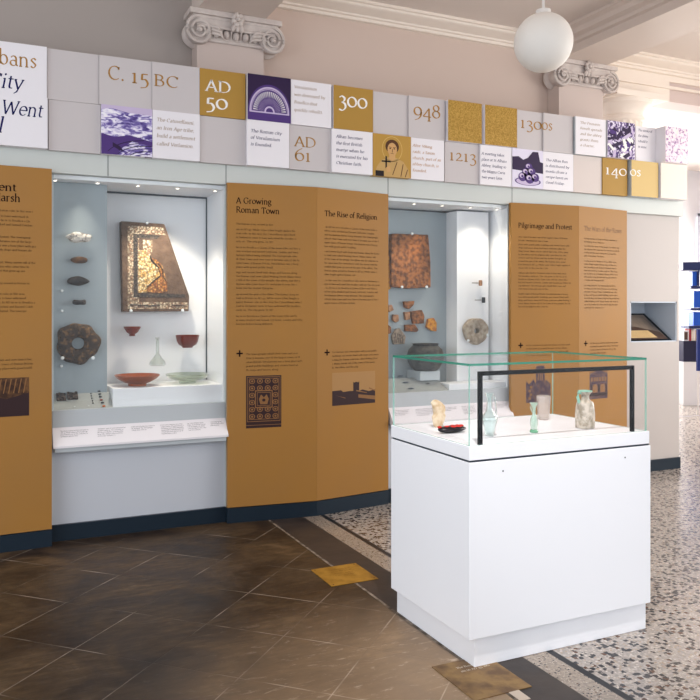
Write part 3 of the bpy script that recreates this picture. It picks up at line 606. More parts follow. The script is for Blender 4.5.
def fan(mb, P, w_, h):
    poly(mb, P, X1, w_, h, [(0, 0), (1, 0), (1, .2), (0, .2)], PURP)
    poly(mb, P, X1, w_, h, circ(.5, .2, .49, .60, 24, 0, 180), PURP, off=.001)
    ring(mb, P, X1, w_, h, .5, .2, .46, .55, .07, LAV, off=.0014, a0=0, a1=180)
    ring(mb, P, X1, w_, h, .5, .2, .42, .50, .03, LAV, off=.0014, a0=0, a1=180)
    for k in range(25):
        a = math.radians(6+168*k/24); da = .03
        for r0, r1, q in ((.62, .86, 1), (.3, .58, .8)):
            if q < 1: da = .014
            pts = [(.5+.44*r*math.cos(a+s), .2+.52*r*math.sin(a+s)) for r, s in ((r0, -da*.4), (r1, -da), (r1, da), (r0, da*.4))]
            poly(mb, P, X1, w_, h, pts, INKW if q == 1 else LAV, off=.0018)
    ring(mb, P, X1, w_, h, .5, .2, .12, .13, .3, LAV, off=.002, a0=0, a1=180)
    rect(mb, P+Vector((w_*.04, 0, h*.17)), X1, w_*.92, h*.03, LAV, off=.0022)
tile(247.5, 291, 1, DPUR, .045, 'dark purple tile with a picture of a semicircular shell fan', deco=pic(fan), edge=WHITE)
tile(291, 331.5, 1, WHITE, .035, 'white tile with pale brown text right of the purple shell fan tile', deco=para(['Verulamium', 'was destroyed by', 'Boudica (but', 'quickly rebuilt).'], 294, 88, 7.6, 325, .036, INKP))
tile(333.4, 373.2, 1, GOLD, .04, 'gold tile with the white number 300', deco=words([('300', 338, 105.5, 367.5, 0.1760, INKW, 0, 1.15)]), edge=WHITE)
tile(373.2, 408, 1, PGREY, .008, 'blank warm grey tile right of the gold 300 tile')
tile(408, 445, 1, PGREY, .02, 'warm grey tile with three gold digits beginning with nine', deco=words([('948', 413, 115.5, 440.5, 0.1650, INKG, 0, B)]))
tile(448, 482, 1, TEXG, .05, 'speckled gold tile with white left edge directly right of the 948 tile', edge=WHITE)
tile(485, 517.2, 1, TEXG, .05, 'speckled gold tile directly left of the 1300s lettering', edge=WHITE)
tile(517.2, 542.5, 1, PGREY, .02, 'warm grey tile with the first digits of 1300s in gold', deco=words([('130', 519.5, 127.5, 542, 0.1540, INKG, 0, B)]))
tile(542.5, 573, 1, PGREY, .035, 'warm grey tile with the gold ending 0s of 1300s', deco=words([('0s', 541.5, 129.5, 552.5, 0.1430, INKG, 0, B)]))
tile(575.5, 606, 1, WHITE, .06, 'white tile with pale text between the 1300s tile and the dark crowd picture', deco=para(['The Peasants', 'Revolt spreads', 'and the abbey', 'grants them', 'a charter.'], 580, 123.5, 5.6, 602, .034, INKP), edge=CASEG)
CR = random.Random(5)
def crowd(mb, P, w_, h):
    ms = [DPUR, PURP, LAV, INKW, DPUR]
    for k in range(46):
        cx, cy = CR.uniform(.08, .92), CR.uniform(.06, .8); a = CR.uniform(0, 3.1); l = CR.uniform(.08, .2); q = CR.uniform(.02, .07)
        c, s = math.cos(a), math.sin(a); pts = [(cx+c*l-s*q, cy+s*l+c*q), (cx-c*l-s*q, cy-s*l+c*q), (cx-c*l*.6+s*q, cy-s*l*.6-c*q), (cx+c*l+s*q, cy+s*l-c*q)]
        pts = [(min(max(x, 0), 1), min(max(z, 0), 1)) for x, z in pts]
        poly(mb, P, X1, w_, h, pts, ms[k % 5], off=.0008+k*.00005)
tile(607.5, 635, 1, CROWD, .07, 'dark purple and white picture tile of a crowd, in front of the fluted column', deco=pic(crowd), edge=WHITE)
tile(636, 656, 1, WHITE, .01, 'white tile with dark small text right of the crowd picture tile', deco=para(['The monks of', 'the abbey', 'rebuild it', 'in stone.'], 638, 131, 5.5, 652, .034, INKV))
tile(664, 688.5, 1, PINKP, .13, 'thick pale pink and lilac picture tile at the far right end of the timeline', edge=WHITE)
# row two
tile(-80, 47.8, 2, WHITE, .045, 'wide white title tile with navy italic words, lower left corner of the timeline', deco=words([('That Went', -42, 109.5, 42.5, 0.142, INKN, .2, .95), ('l', -3, 132, 3, 0.15, INKN, .2, 1.0)]))
tile(48.5, 100.5, 2, PGREY, .006, 'blank warm grey tile right of the lower white title tile')
def land(mb, P, w_, h):
    poly(mb, P, X1, w_, h, [(0, .9), (.2, .94), (.5, .88), (1, .86), (1, 1), (0, 1)], LAV)
    poly(mb, P, X1, w_, h, [(0, .0), (0, .42), (.25, .36), (.55, .42), (1, .32), (1, .22), (.6, .3), (.42, .16), (.3, 0)], PURP, off=.0009)
    for k in range(8):
        r = .16+.07*k; pts = []
        for i in range(9):
            a = math.radians(60+12*i); x, z = .92+r*1.5*math.cos(a), -.12+r*.8*math.sin(a)
            if 0 <= x <= 1 and 0 <= z <= 1: pts.append((x, z))
        for p, q in zip(pts, pts[1:]): poly(mb, P, X1, w_, h, [p, q, (q[0], q[1]-.018), (p[0], p[1]-.018)], PURP if k % 2 else DPUR, off=.0013)
    poly(mb, P, X1, w_, h, [(.22, .25), (.36, .18), (.42, .1), (.36, .09), (.22, .17)], DPUR, off=.0015)
tile(101, 152.5, 2, LAND, .03, 'purple and white picture tile of a landscape with ploughed fields', deco=pic(land), edge=WHITE)
tile(152.5, 200, 2, WHITE, .03, 'white tile with pale brown text right of the landscape picture tile', deco=para(['The Catuvellauni,', 'an Iron Age tribe,', 'build a settlement', 'called Verlamion.'], 156.5, 121, 8, 195, .038, INKP))
tile(200, 245.8, 2, PGREY, .008, 'blank warm grey tile directly below the gold AD 50 tile')
tile(246, 289.3, 2, WHITE, .045, 'white tile with violet text beneath the purple shell fan tile', deco=para(['The Roman city', 'of Verulamium', 'is founded.'], 250.5, 132, 6.6, 281.5, .036, INKV))
tile(289.3, 331, 2, PGREY, .02, 'warm grey tile with gold lettering AD 61', deco=words([('AD', 294, 146, 316.5, 0.1188, INKG, 0, B), ('61', 294.5, 160.5, 311.5, 0.1485, INKG, 0, B)]))
tile(331, 372.8, 2, WHITE, .04, 'white tile with violet text directly below the gold 300 tile', deco=para(['Alban becomes', 'the first British', 'martyr when he', 'is executed for his', 'Christian faith.'], 336, 137.5, 6.6, 367.5, .036, INKV))
ROBE = mat('tan_print', (196, 158, 98), .5); HAIRP = mat('brown_print', (84, 50, 26), .5); SKINP = mat('ochre_print', (206, 160, 104), .5)
def icon(mb, P, w_, h):
    ring(mb, P, X1, w_, h, .5, .66, .27, .30, .05, mat('pale_gold_print', (212, 178, 104), .5), off=.0008)
    poly(mb, P, X1, w_, h, [(.03, 0), (.1, .22), (.22, .38), (.4, .46), (.6, .46), (.8, .38), (.93, .2), (.98, 0)], ROBE, off=.0008)
    poly(mb, P, X1, w_, h, [(.42, .42), (.42, .56), (.58, .56), (.58, .42), (.5, .37)], SKINP, off=.0012)
    poly(mb, P, X1, w_, h, circ(.5, .72, .18, .165), HAIRP, off=.0012)
    poly(mb, P, X1, w_, h, circ(.5, .65, .125, .16), SKINP, off=.0016)
    for s in (-1, 1): poly(mb, P, X1, w_, h, circ(.5+.055*s, .67, .025, .014, 8), HAIRP, off=.002); poly(mb, P, X1, w_, h, [(.5+.02*s, .69), (.5+.09*s, .7), (.5+.09*s, .71), (.5+.02*s, .705)], HAIRP, off=.002)
    poly(mb, P, X1, w_, h, [(.495, .58), (.51, .58), (.51, .66), (.495, .66)], HAIRP, off=.002); poly(mb, P, X1, w_, h, [(.455, .55), (.545, .55), (.53, .56), (.47, .56)], HAIRP, off=.002)
    K = mat('black_print', (30, 20, 22), .5)
    for a, b, c, d_ in ((.32, .2, .36, .48), (.22, .34, .46, .375), (.06, 0, .28, .13)): poly(mb, P, X1, w_, h, [(a, b), (c, b), (c, d_), (a, d_)], K, off=.002)
    poly(mb, P, X1, w_, h, [(.36, .1), (.46, .12), (.44, .26), (.34, .22)], SKINP, off=.0022)
    for a, b, c, d_ in ((.5, .05, .62, .36), (.72, .02, .78, .32), (.84, .02, .9, .2)): poly(mb, P, X1, w_, h, [(a, b), (a+.02, b), (c+.02, d_), (c, d_)], HAIRP, off=.0014)
tile(373, 411, 2, mat('icon_gold', (186, 144, 66), .5), .035, 'gold picture tile of a haloed figure holding a dark cross', deco=pic(icon))
tile(411, 444.3, 2, WHITE, .025, 'white tile with orange-brown text right of the haloed figure tile', deco=para(['After Viking', 'raids, a Saxon', 'church, part of an', 'abbey church, is', 'founded.'], 412.5, 146.5, 6.2, 441, .034, mat('orange_brown_ink', (196, 150, 110), .5)))
tile(445, 479.3, 2, PGREY, .012, 'warm grey tile with four gold digits, directly below the speckled gold tiles', deco=words([('1213', 448.5, 160, 476.5, 0.1485, INKG, 0, B)]))
tile(479.3, 511.8, 2, WHITE, .03, 'white tile with violet text right of the 1213 tile', deco=para(['A meeting takes', 'place at St Albans', 'Abbey, leading to', 'the Magna Carta', 'two years later.'], 481.5, 154.5, 5.9, 506.5, .035, INKV))
def buns(mb, P, w_, h):
    poly(mb, P, X1, w_, h, [(0, .45), (0, .78), (.2, .8), (.35, .72), (.5, .78), (.66, .95), (.84, .95), (.9, .7), (1, .68), (1, .4)], DPUR)
    poly(mb, P, X1, w_, h, circ(.5, .17, .42, .11), LAV, off=.0012); ring(mb, P, X1, w_, h, .5, .17, .42, .11, .1, PURP, off=.0014)
    for cx, cz, r in ((.33, .28, .14), (.56, .24, .15), (.74, .28, .13), (.44, .4, .13), (.62, .42, .13), (.53, .54, .12)):
        poly(mb, P, X1, w_, h, circ(cx, cz, r, r*.85, 14), PURP, off=.0016); poly(mb, P, X1, w_, h, circ(cx-.03, cz+.03, r*.55, r*.42, 12), LAV, off=.0019); poly(mb, P, X1, w_, h, circ(cx-.01, cz+.015, r*.3, r*.24, 10), PURP, off=.0021)
tile(512.3, 543.2, 2, mat('pale_lilac_print', (228, 222, 240), .5), .035, 'purple and white picture tile of round buns heaped on a plate', deco=pic(buns), edge=WHITE)
tile(543.2, 573.5, 2, WHITE, .03, 'white tile with violet text right of the buns picture tile', deco=para(['The Alban Bun', 'is distributed by', 'monks (from a', 'recipe here) on', 'Good Friday.'], 545.5, 161, 5.6, 569, .034, INKV))
tile(573.5, 602, 2, mat('beige_board', (216, 204, 198), .5), .02, 'blank beige tile directly left of the gold 1400 tile')
tile(602.4, 627.5, 2, GOLD, .03, 'gold tile with the white digits 140', deco=words([('140', 604.5, 174, 627, 0.1430, INKW, 0, B)]))
tile(631.5, 658.5, 2, PGOLD, .06, 'pale gold tile with the white ending 0s, second from the right end', deco=words([('0s', 629.8, 175.5, 641, 0.1320, INKW, 0, B)]), edge=CASEG)
tile(661, 687.3, 2, mat('peach_white', (240, 226, 214), .5), .08, 'blank cream tile at the lower right end of the timeline', edge=WHITE)

# ================================================================== INFORMATION BOARDS
TXT = ("The Roman army arrived in Britain in AD 43. While some tribes fought against Roman rule, in this area the Catuvellauni who lived in Verlamion seem to have welcomed the invaders early on. The city grew. In AD 60 or 61 Boudica a Queen of the Iceni tribe and her army attacked and burned Colchester, London and Verulamium before being defeated. The townspeople rebuilt their town and over time it became one of the largest towns of Roman Britain. "
       "Verulamium was a busy place with grand public buildings and streets lined with shops and houses along the Roman road now called Watling Street. Many stories tell of the town of the people, the abbey and the pilgrims who came here for centuries to visit the shrine and the market that grew up around the gate of the abbey. ")
def rows(nlist):  # blocks: list of (py_first, n_lines)
    return nlist
def board(xa, ya, xb, yb, label, heads, blocks, bx, cross, cap, pict, lastfrac=.55, right=False, start=0, body=.0205):
    P = Vector((xa, ya, 0)); U = Vector((xb-xa, yb-ya, 0)); W = U.length; U.normalize(); N = Vector((U.y, -U.x, 0))
    t = thing('information_board', (xa, ya, .0), label, 'information board', 'tall gold information boards')
    z0, z1 = SK+.006, 2.555
    MB().prism([P+Vector((0, 0, z0)), P+U*(W-.001)+Vector((0, 0, z0)), P+U*(W-.001)+Vector((0, 0, z1)), P+Vector((0, 0, z1))], (0, .03, 0), GOLDP).build('board', t)
    def on(px, py): return aP(px, py, P, N)
    h = MB()
    for s, px, py, px2, size, rt in heads:
        A = on(px, py); Bp = on(px2, py)
        text(h, s, A, U, N, size, INK if 'Wars' not in s else mat('glare_ink', (122, 84, 48), .5), fit=(Bp-A).length, bold=1.3)  # paler ink on the Wars heading: reflected light put into its colour
    h.build('heading', t, recalc=False)
    b = MB(); pos = [start]
    def lines(px, px2, pyf, n, dpy, m, size):
        for i in range(n):
            A = on(px, pyf); dz = (on(px, pyf).z-on(px, pyf+dpy).z)*i; Bp = on(px2, pyf)
            Wl = (Bp-A).length; k = Wl*(lastfrac if i == n-1 else R.uniform(.88, 1.0)); nch = int(k/size/.455)
            s = (TXT*3)[pos[0]:pos[0]+nch].strip(); pos[0] = (pos[0]+nch) % len(TXT)
            if right: text(m, s, Bp-UP*dz-U*(Wl*R.uniform(0, .12)), U, N, size, INK, right=True, bold=.95)
            else: text(m, s, A-UP*dz, U, N, size, INK, fit=k, bold=.95)
    for pyf, n, dpy in blocks: lines(bx[0], bx[1], pyf, n, dpy, b, body)
    b.build('body_text', t, recalc=False)
    c = MB(); lines(cap[0], cap[1], cap[2], cap[3], cap[4], c, body); c.build('caption', t, recalc=False)
    if cross:
        x = MB(); C = on(*cross); s = .024; w2 = .0055
        rect(x, C-U*s-UP*w2, U, 2*s, 2*w2, INK, N, .001); rect(x, C-U*w2-UP*s, U, 2*w2, 2*s, INK, N, .0012); x.build('cross_symbol', t, recalc=False)
    if pict:
        pa, pb, pc, pd, fn = pict; A = on(pa, pd); Bp = on(pb, pd); Cp = on(pa, pc); m = MB(); fn(m, A, U, (Bp-A).length, Cp.z-A.z, N); m.build('picture', t, recalc=False)
    return t
BR1 = mat('brown_photo', (60, 38, 28), .5, noise=(16, (112, 76, 44), .4, .62)); BR2 = mat('dark_brown_photo', (52, 32, 34), .5); BR3 = mat('mid_brown_photo', (140, 98, 58), .5)
def pWood(m, P, U, w_, h, N):
    rect(m, P, U, w_, h, BR1, N); poly(m, P, U, w_, h, [(0, 0), (1, 0), (1, .6), (.7, .45), (.4, .62), (0, .55)], BR2, N, .0008)
    for k in range(9): a = .4+.065*k; poly(m, P, U, w_, h, [(a, .6), (a+.012, .6), (a+.05, .97), (a+.035, .97)], BR3, N, .001)
    poly(m, P, U, w_, h, [(0, .1), (.2, .14), (.32, .2), (.2, .2), (0, .15)], BR3, N, .001)
def pMosaic(m, P, U, w_, h, N):
    rect(m, P, U, w_, h, BR2, N)
    def fr(a, b, c, d_, t_, mt, off):
        for q in ((a, b, c, b+t_), (a, d_-t_, c, d_), (a, b, a+t_*1.3, d_), (c-t_*1.3, b, c, d_)): poly(m, P, U, w_, h, [(q[0], q[1]), (q[2], q[1]), (q[2], q[3]), (q[0], q[3])], mt, N, off)
    fr(.03, .12, .97, .98, .012, BR3, .0008); fr(.08, .16, .92, .95, .01, BR3, .0008); fr(.25, .38, .75, .72, .02, BR3, .0008); fr(.31, .42, .69, .68, .01, BR3, .0009)
    for i in range(4):
        for jj in range(6):
            if 1 <= i <= 2 and 2 <= jj <= 3: continue
            cx, cz = .17+.22*i, .22+.135*jj; ring(m, P, U, w_, h, cx, cz, .085, .052, .3, BR3, N, .001, 12); poly(m, P, U, w_, h, circ(cx, cz, .035, .022, 6), BR3, N, .001)
    poly(m, P, U, w_, h, [(.4, .45), (.6, .45), (.64, .55), (.58, .64), (.5, .58), (.42, .64), (.36, .55)], BR3, N, .0012); poly(m, P, U, w_, h, circ(.5, .53, .05, .03, 10), BR2, N, .0014)
    rect(m, P+UP*h*.05, U, w_, h*.01, BR3, N, .001)
def pAbbey(m, P, U, w_, h, N):
    rect(m, P, U, w_, h, mat('gold_sky_print', (170, 128, 78), .5), N)
    poly(m, P, U, w_, h, [(0, 0), (1, 0), (1, .42), (.85, .38), (.7, .44), (.6, .4), (.4, .42), (.25, .4), (.2, .46), (0, .45)], BR2, N, .0008)
    poly(m, P, U, w_, h, [(.48, .3), (.62, .3), (.62, .7), (.6, .67), (.55, .69), (.5, .67), (.48, .7)], BR2, N, .001)
    for q in ((.6, .1, 1, .3), (.55, .34, .8, .4), (.85, .4, 1, .45), (.1, .2, .3, .3)): poly(m, P, U, w_, h, [(q[0], q[1]+.1), (q[2], q[1]), (q[2], q[3]-.08), (q[0], q[3])], BR3, N, .0012)
def pTower(m, P, U, w_, h, N):
    poly(m, P, U, w_, h, [(0, 0), (1, 0), (1, .5), (.8, .62), (.76, .5), (.76, .95), (.72, 1), (.45, 1), (.4, .95), (.4, .5), (.3, .64), (.12, .5), (0, .6)], mat('violet_brown_photo', (70, 48, 62), .5, noise=(30, (104, 76, 70), .45, .6)), N)
    for k in range(4): poly(m, P, U, w_, h, circ(.15+.05*(k % 2), .12+.1*k, .06, .04, 8), BR3, N, .001)
    for k in range(3): poly(m, P, U, w_, h, [(.48+.08*k, .6), (.52+.08*k, .6), (.52+.08*k, .85), (.48+.08*k, .85)], BR3, N, .001)
def pHall(m, P, U, w_, h, N):
    rect(m, P, U, w_, h, mat('violet_brown_photo', (70, 48, 62), .5), N)
    for q in ((.06, .2, .14, .5), (.46, .22, .56, .5), (.88, .22, .95, .5), (0, .1, 1, .2)): poly(m, P, U, w_, h, [(q[0], q[1]), (q[2], q[1]), (q[2], q[3]), (q[0], q[3])], BR2, N, .001)
    for a in (.17, .59): poly(m, P, U, w_, h, [(a, .22), (a+.26, .22), (a+.26, .42), (a+.2, .5), (a+.06, .5), (a, .42)], BR3, N, .001)
    for k in range(6): poly(m, P, U, w_, h, [(.08+.15*k, .6), (.17+.15*k, .6), (.17+.15*k, .74), (.08+.15*k, .74)], BR3, N, .001)
    poly(m, P, U, w_, h, [(0, .86), (.5, 1), (1, .86), (1, 1), (0, 1)], BR3, N, .001)
board(x1m, 5.66, x1b, 5.69, 'gold board at the left edge of the photo with heading ending Marsh', [('Ancient', -28, 188.6, 16.5, .078, 1), ('Marsh', -9, 200.4, 20.5, .078, 1)],
      [(213, 1, 4), (218.5, 3, 4.4), (239, 4, 4.5), (264, 3, 4.4), (284.5, 1, 4), (295, 5, 4.5)], (-75, 37), None, (-40, 37, 360, 3, 4.4), (-50, 29, 380, 420, pWood), lastfrac=.9, right=True, start=40)
board(x2a, PE, xm2, PK, 'gold board headed A Growing Roman Town', [('A Growing', 236, 203.2, 271.5, .068, 0), ('Roman Town', 236, 212.4, 279.5, .068, 0)],
      [(224.5, 1, 4), (230, 4, 4), (248, 6, 3.95), (273, 5, 3.95), (295, 5, 3.95), (317, 3, 3.95)], (236, 302.5), (239.6, 353.5), (246, 304, 355, 5, 4), (246, 281.3, 376, 428.5, pMosaic), start=0)
board(xm2, PK, x2b, PE+.02, 'gold board headed The Rise of Religion', [('The Rise of Religion', 324.5, 215.8, 377, .064, 0)],
      [(227.5, 6, 3.9), (252, 7, 3.85), (281, 7, 3.8)], (324.3, 380), (327, 352.5), (332, 378.5, 353, 5, 3.9), (332.2, 375, 373, 406, pAbbey), start=200)
board(x3a, PE, xm3, PK, 'gold board headed Pilgrimage and Protest', [('Pilgrimage and Protest', 518.2, 227.6, 572, .067, 0)],
      [(237.5, 2, 3.5), (245, 8, 3.35), (273.5, 6, 3.2), (294.5, 5, 3.2)], (518.3, 571.5), (520.6, 345.4), (526, 571, 346, 4, 3.4), (526, 550.5, 366, 403, pTower), start=380)
board(xm3, PK, x3b, PE, 'gold board headed The Wars of the Roses', [('The Wars of the Roses', 584, 230.3, 621.5, .064, 0)],
      [(239, 2, 3.3), (246.5, 4, 3.3), (261.5, 7, 3.2), (286, 8, 3.2)], (584.2, 619.5), (585.7, 343.5), (590, 619, 344, 4, 3.3), (589.5, 607.5, 370, 399.5, pHall), start=520)

# ================================================================== WALL DISPLAY CASES
LAMP = mat('downlight_lens', (255, 255, 255), .3, emit=((255, 244, 225), 3))
def wallcase(xa, xb, label, dots, sloped_to, spots):
    t = thing('wall_display_case', ((xa+xb)/2, 5.8, .70), label, 'display case', 'glazed cases built into the exhibition wall')
    MB().box((xa+.01, 6.3, .85), (xb-.012, 6.34, LB-.002), CASEW).build('back_panel', t)
    MB().box((xa+.001, 5.82, .85), (xa+.012, 6.34, LB-.002), CASEG).build('side_panel', t)
    MB().box((xb-.012, 5.82, .85), (xb-.001, 6.34, LB-.002), CASEW).build('side_panel', t)
    MB().box((xa+.012, 5.83, LB-.03), (xb-.012, 6.3, LB-.002), CASEW).build('top_panel', t)
    g = MB(); z = LB-.035; g.box((xa+.012, 6.288, z-.008), (xb-.012, 6.3, z+.005), SHADOWG); g.box((xb-.02, 6.286, .9), (xb-.012, 6.3, z), SHADOWG); g.build('shadow_gap', t)
    MB().box((xa+.001, 5.80, .775), (xb-.001, 5.83, .905), CASEG).build('front_ledge', t, bevel=.003)
    MB().box((xa+.001, 5.83, .85), (xb-.001, 6.34, .885), CASEG).build('deck', t)
    MB().box((xa+.002, 5.806, .906), (xb-.002, 5.816, LB-.001), CGLASS).build('front_glass', t)
    for px, py in dots:
        p = aZ(px, py, LB-.03)
        if not 5.84 < p.y < 6.27: p = aY(px, py, 5.86)
        o = MB().lathe([(.016, -.012), (.016, -.0005)], (p.x, p.y, LB-.03), mat('white_metal', (226, 220, 214), .4), 14).build('downlight', t)
        MB().lathe([(.011, -.0135), (.011, -.0122)], (p.x, p.y, LB-.03), LAMP, 14).build('lens', o)
    return t
def rail(xa, xb, label, cols):
    y0, z0, y1, z1 = 5.80, .786, 5.715, .668
    t = thing('label_rail', ((xa+xb)/2, 5.8, .66), label, 'label rail', 'sloping label rails under the wall cases')
    MB().prism([(xa, y0, z0), (xa, y1, z1), (xa, y1, z1-.014), (xa, y0, z1-.014)], (xb-xa, 0, 0), WHITE).build('board', t)
    MB().box((xa+.01, y1+.02, z1-.045), (xb-.01, y0, z1-.0145), CASEG).build('support_shelf', t)
    N = Vector((0, -(z0-z1), (y0-y1)*1.0)); N = Vector((0, -(z0-z1), (y0-y1))).normalized(); S = Vector((0, y0-y1, z0-z1)).normalized()
    m = MB(); k = 0
    for u0, u1, n in cols:
        for i in range(n):
            P = Vector((xa+(xb-xa)*u0, y0, z0))-S*(.034+.014*i)+N*.0008; x = 0
            L_ = (xb-xa)*(u1-u0)*(R.uniform(.85, 1) if i < n-1 else .6)
            while x < L_:
                ch = TXT[k % len(TXT)]; k += 1
                if ch in GL:
                    adv, V, F = glyph(ch, 1.2); sz = .0125
                    m.add([P+X1*(x+vx*sz)+S*(vy*sz) for vx, vy in V], F, mat('grey_ink', (120, 116, 124), .5)); x += adv*sz
                else: x += .003
    m.build('label_text', t, recalc=False)
c1 = wallcase(XA, XB, 'glazed wall case holding the broken mosaic and red bowls', [(55, 175.5), (97.5, 178.5), (138, 181.5), (177.5, 184), (215, 187)], .839, None)
rail(XA+.002, XB-.002, 'white label rail under the case with the mosaic', [(.04, .19, 4), (.24, .4, 5), (.43, .57, 3), (.6, .75, 6), (.76, .88, 5), (.9, .985, 3)])
XP = aY(107, 300, 5.97).x
# grey back board, sloping deck and riser of the first case
MB().box((XA+.0125, 5.97, .90), (XP, 5.99, LB-.031), CASEB).build('grey_back_board', c1)
def slope_deck(c, xa, xb, yb=5.968, zb=1.0):
    MB().prism([(xa, 5.832, .9055), (xa, yb, zb), (xa, yb, .886), (xa, 5.832, .886)], (xb-xa, 0, 0), mat('deck_grey', (160, 163, 161), .5)).build('sloping_deck', c)
    return lambda px, py: aP(px, py, Vector((0, 5.832, .9055)), Vector((0, -(zb-.9055), yb-5.832)).normalized())
sd1 = slope_deck(c1, XA+.013, XP+.02)
RZ = 1.035
MB().box((XP+.022, 5.85, .886), (XB-.013, 6.2865, RZ), CASEW).build('riser', c1, bevel=.003)
c2 = wallcase(XC, XD, 'glazed wall case holding the round stone and dark pot', [(414, 200), (442, 202), (470, 204), (497, 205.5)], 0, None)
rail(XC+.004, XD-.02, 'white label rail under the case with the dark pot', [(.03, .16, 4), (.2, .36, 5), (.4, .54, 3), (.58, .7, 6), (.74, .86, 5), (.88, .98, 3)])
XW0 = aY(457, 300, 6.06).x; XW1 = aY(488.5, 300, 6.06).x
MB().box((XC+.0125, 6.24, .886), (XW0-.001, 6.2995, LB-.045), CASEB).build('grey_back_board', c2)
MB().box((XW0, 6.06, .886), (XW1, 6.2995, LB-.045), CASEW).build('white_upstand', c2)
sd2 = slope_deck(c2, XC+.013, aY(448, 395, 5.85).x, 6.1, 1.0)
MB().box((aY(449, 395, 5.85).x, 5.85, .886), (XD-.013, 6.055, .955), CASEW).build('riser', c2, bevel=.003)
# real downlights of the cases
def spot(x, y, z, tx, ty, tz, e, a=50, col=(1, .9, .74), bl=.6):
    l = bpy.data.lights.new('case_downlight', 'SPOT'); l.energy = e; l.spot_size = math.radians(a); l.spot_blend = bl; l.color = col; l.shadow_soft_size = .07
    o = bpy.data.objects.new('case_downlight', l); COL.objects.link(o); o.location = (x, y, z); o.rotation_euler = (Vector((tx, ty, tz))-Vector((x, y, z))).to_track_quat('-Z', 'Y').to_euler()
mo = aY(146, 276, 6.24)
spot(mo.x+.12, 5.87, LB-.06, mo.x, 6.24, mo.z, 5, 17, (1, .8, .5), 1)
spot((XP+XB)/2, 5.9, LB-.06, (XP+XB)/2, 6.15, 1.0, 38, 95)
spot(XA+.2, 5.86, LB-.06, XA+.22, 5.93, 1.0, 7, 60)
s2 = aY(412, 255, 6.2)
spot(s2.x+.12, 5.87, LB-.06, s2.x, 6.22, s2.z, 14, 26, (1, .72, .35), .9)
spot((XW0+XW1)/2, 5.87, LB-.06, (XW0+XW1)/2, 6.0, 1.0, 16, 110, bl=1)
spot(XC+.35, 5.9, LB-.06, XC+.3, 6.15, 1.0, 15, 70)

# ---- objects in the first case
def solid(name, pts_px, Yf, Yb, m, label, cat, group=None, jag=0, parts=None, bevel=.004):
    pts = [aY(px, py, Yf) for px, py in pts_px]
    c = sum(pts, Vector())/len(pts)
    t = thing(name, (c.x, Yb, min(p.z for p in pts)), label, cat, group)
    o = MB().prism(pts, (0, Yb-Yf, 0), m).build('body', t, bevel=bevel); return t
TERRA = mat('mosaic_bedding', (92, 72, 60), .85, noise=(20, (112, 90, 74), .35, .65), bump=(60, .4))
MP = [(121, 221), (164.5, 224), (176, 257), (189.4, 296), (188.8, 311.3), (122.6, 312)]
YM = 6.2
mt = solid('mosaic_fragment', MP, YM, 6.285, TERRA, 'slab of Roman mosaic with a cut slanting right edge hanging on the white back', 'mosaic', bevel=.006)
TL_ = tess_mat('pale_tesserae', (206, 182, 152), (170, 132, 104), (226, 208, 180)); TD = tess_mat('dark_tesserae', (74, 62, 54), (98, 84, 70), (60, 52, 50)); TG = tess_mat('golden_tesserae', (232, 204, 150), (214, 168, 96), (244, 226, 188)); TO = tess_mat('orange_tesserae', (196, 128, 58), (160, 96, 48), (214, 160, 90))
m = MB()
def mpoly(pts, mt_, off):
    m.add([aY(px, py, YM-off) for px, py in pts], [tuple(range(len(pts)))], mt_)
mpoly([(127.5, 225.5), (163, 227.5), (165.5, 235), (139, 233.5), (139, 302), (188, 302.5), (188.2, 309), (127.8, 309)], TL_, .002)
mpoly([(133.2, 233.8), (161, 235.6), (157, 239), (137.6, 238), (137.8, 293.4), (184, 294), (186, 297.5), (133.6, 297.2)], TD, .003)
mpoly([(142.5, 239.5), (152.5, 240.5), (152, 252), (149, 257), (143.5, 254)], TL_, .0025)
mpoly([(138.6, 250), (146, 250), (149.5, 256), (151, 262), (158, 268), (160, 276), (153, 280.5), (147, 287), (147, 292.5), (138.6, 292.5)], TG, .0035)
mpoly([(151.5, 258), (156, 259.5), (162, 265), (165, 275), (167, 281), (167.5, 291), (160, 293), (147.5, 292), (147.5, 287.5), (154, 281.5), (160.5, 277), (158, 268)], TO, .0035)
for a in ([(150, 256), (152, 260), (158, 267), (161, 275), (154, 281), (147, 287)], [(158, 263), (163, 270), (163, 276), (166, 281)], [(130, 304.5), (150, 305.5), (160, 305)], [(172, 305), (184, 305)]):
    m.tube([aY(px, py, YM-.004) for px, py in a], .0045, TD, 5)
m.build('tessera_pattern', mt, recalc=False)
pins = MB()
def pin(px, py, Y, parent):
    p = aY(px, py, Y); MB().lathe([(0.0, -.012), (.011, -.009), (.013, 0), (.009, .006)], p, PIN, 12, 'y').build('holding_pin', parent, smooth=True)
for px, py in ((147, 222.8), (131, 310.8), (182.6, 310.5)): pin(px, py, YM-.008, mt)
FL = mat('white_flint', (214, 208, 200), .6, noise=(40, (140, 130, 122), .5, .62)); AX1 = mat('brown_flint', (112, 78, 50), .5, noise=(30, (74, 52, 38), .4, .6)); AX2 = mat('dark_flint', (44, 40, 40), .4, noise=(30, (66, 58, 54), .45, .65)); QS = mat('dark_pudding_stone', (62, 48, 38), .75, noise=(34, (118, 88, 58), .5, .66), bump=(50, 1))
YG = 5.93
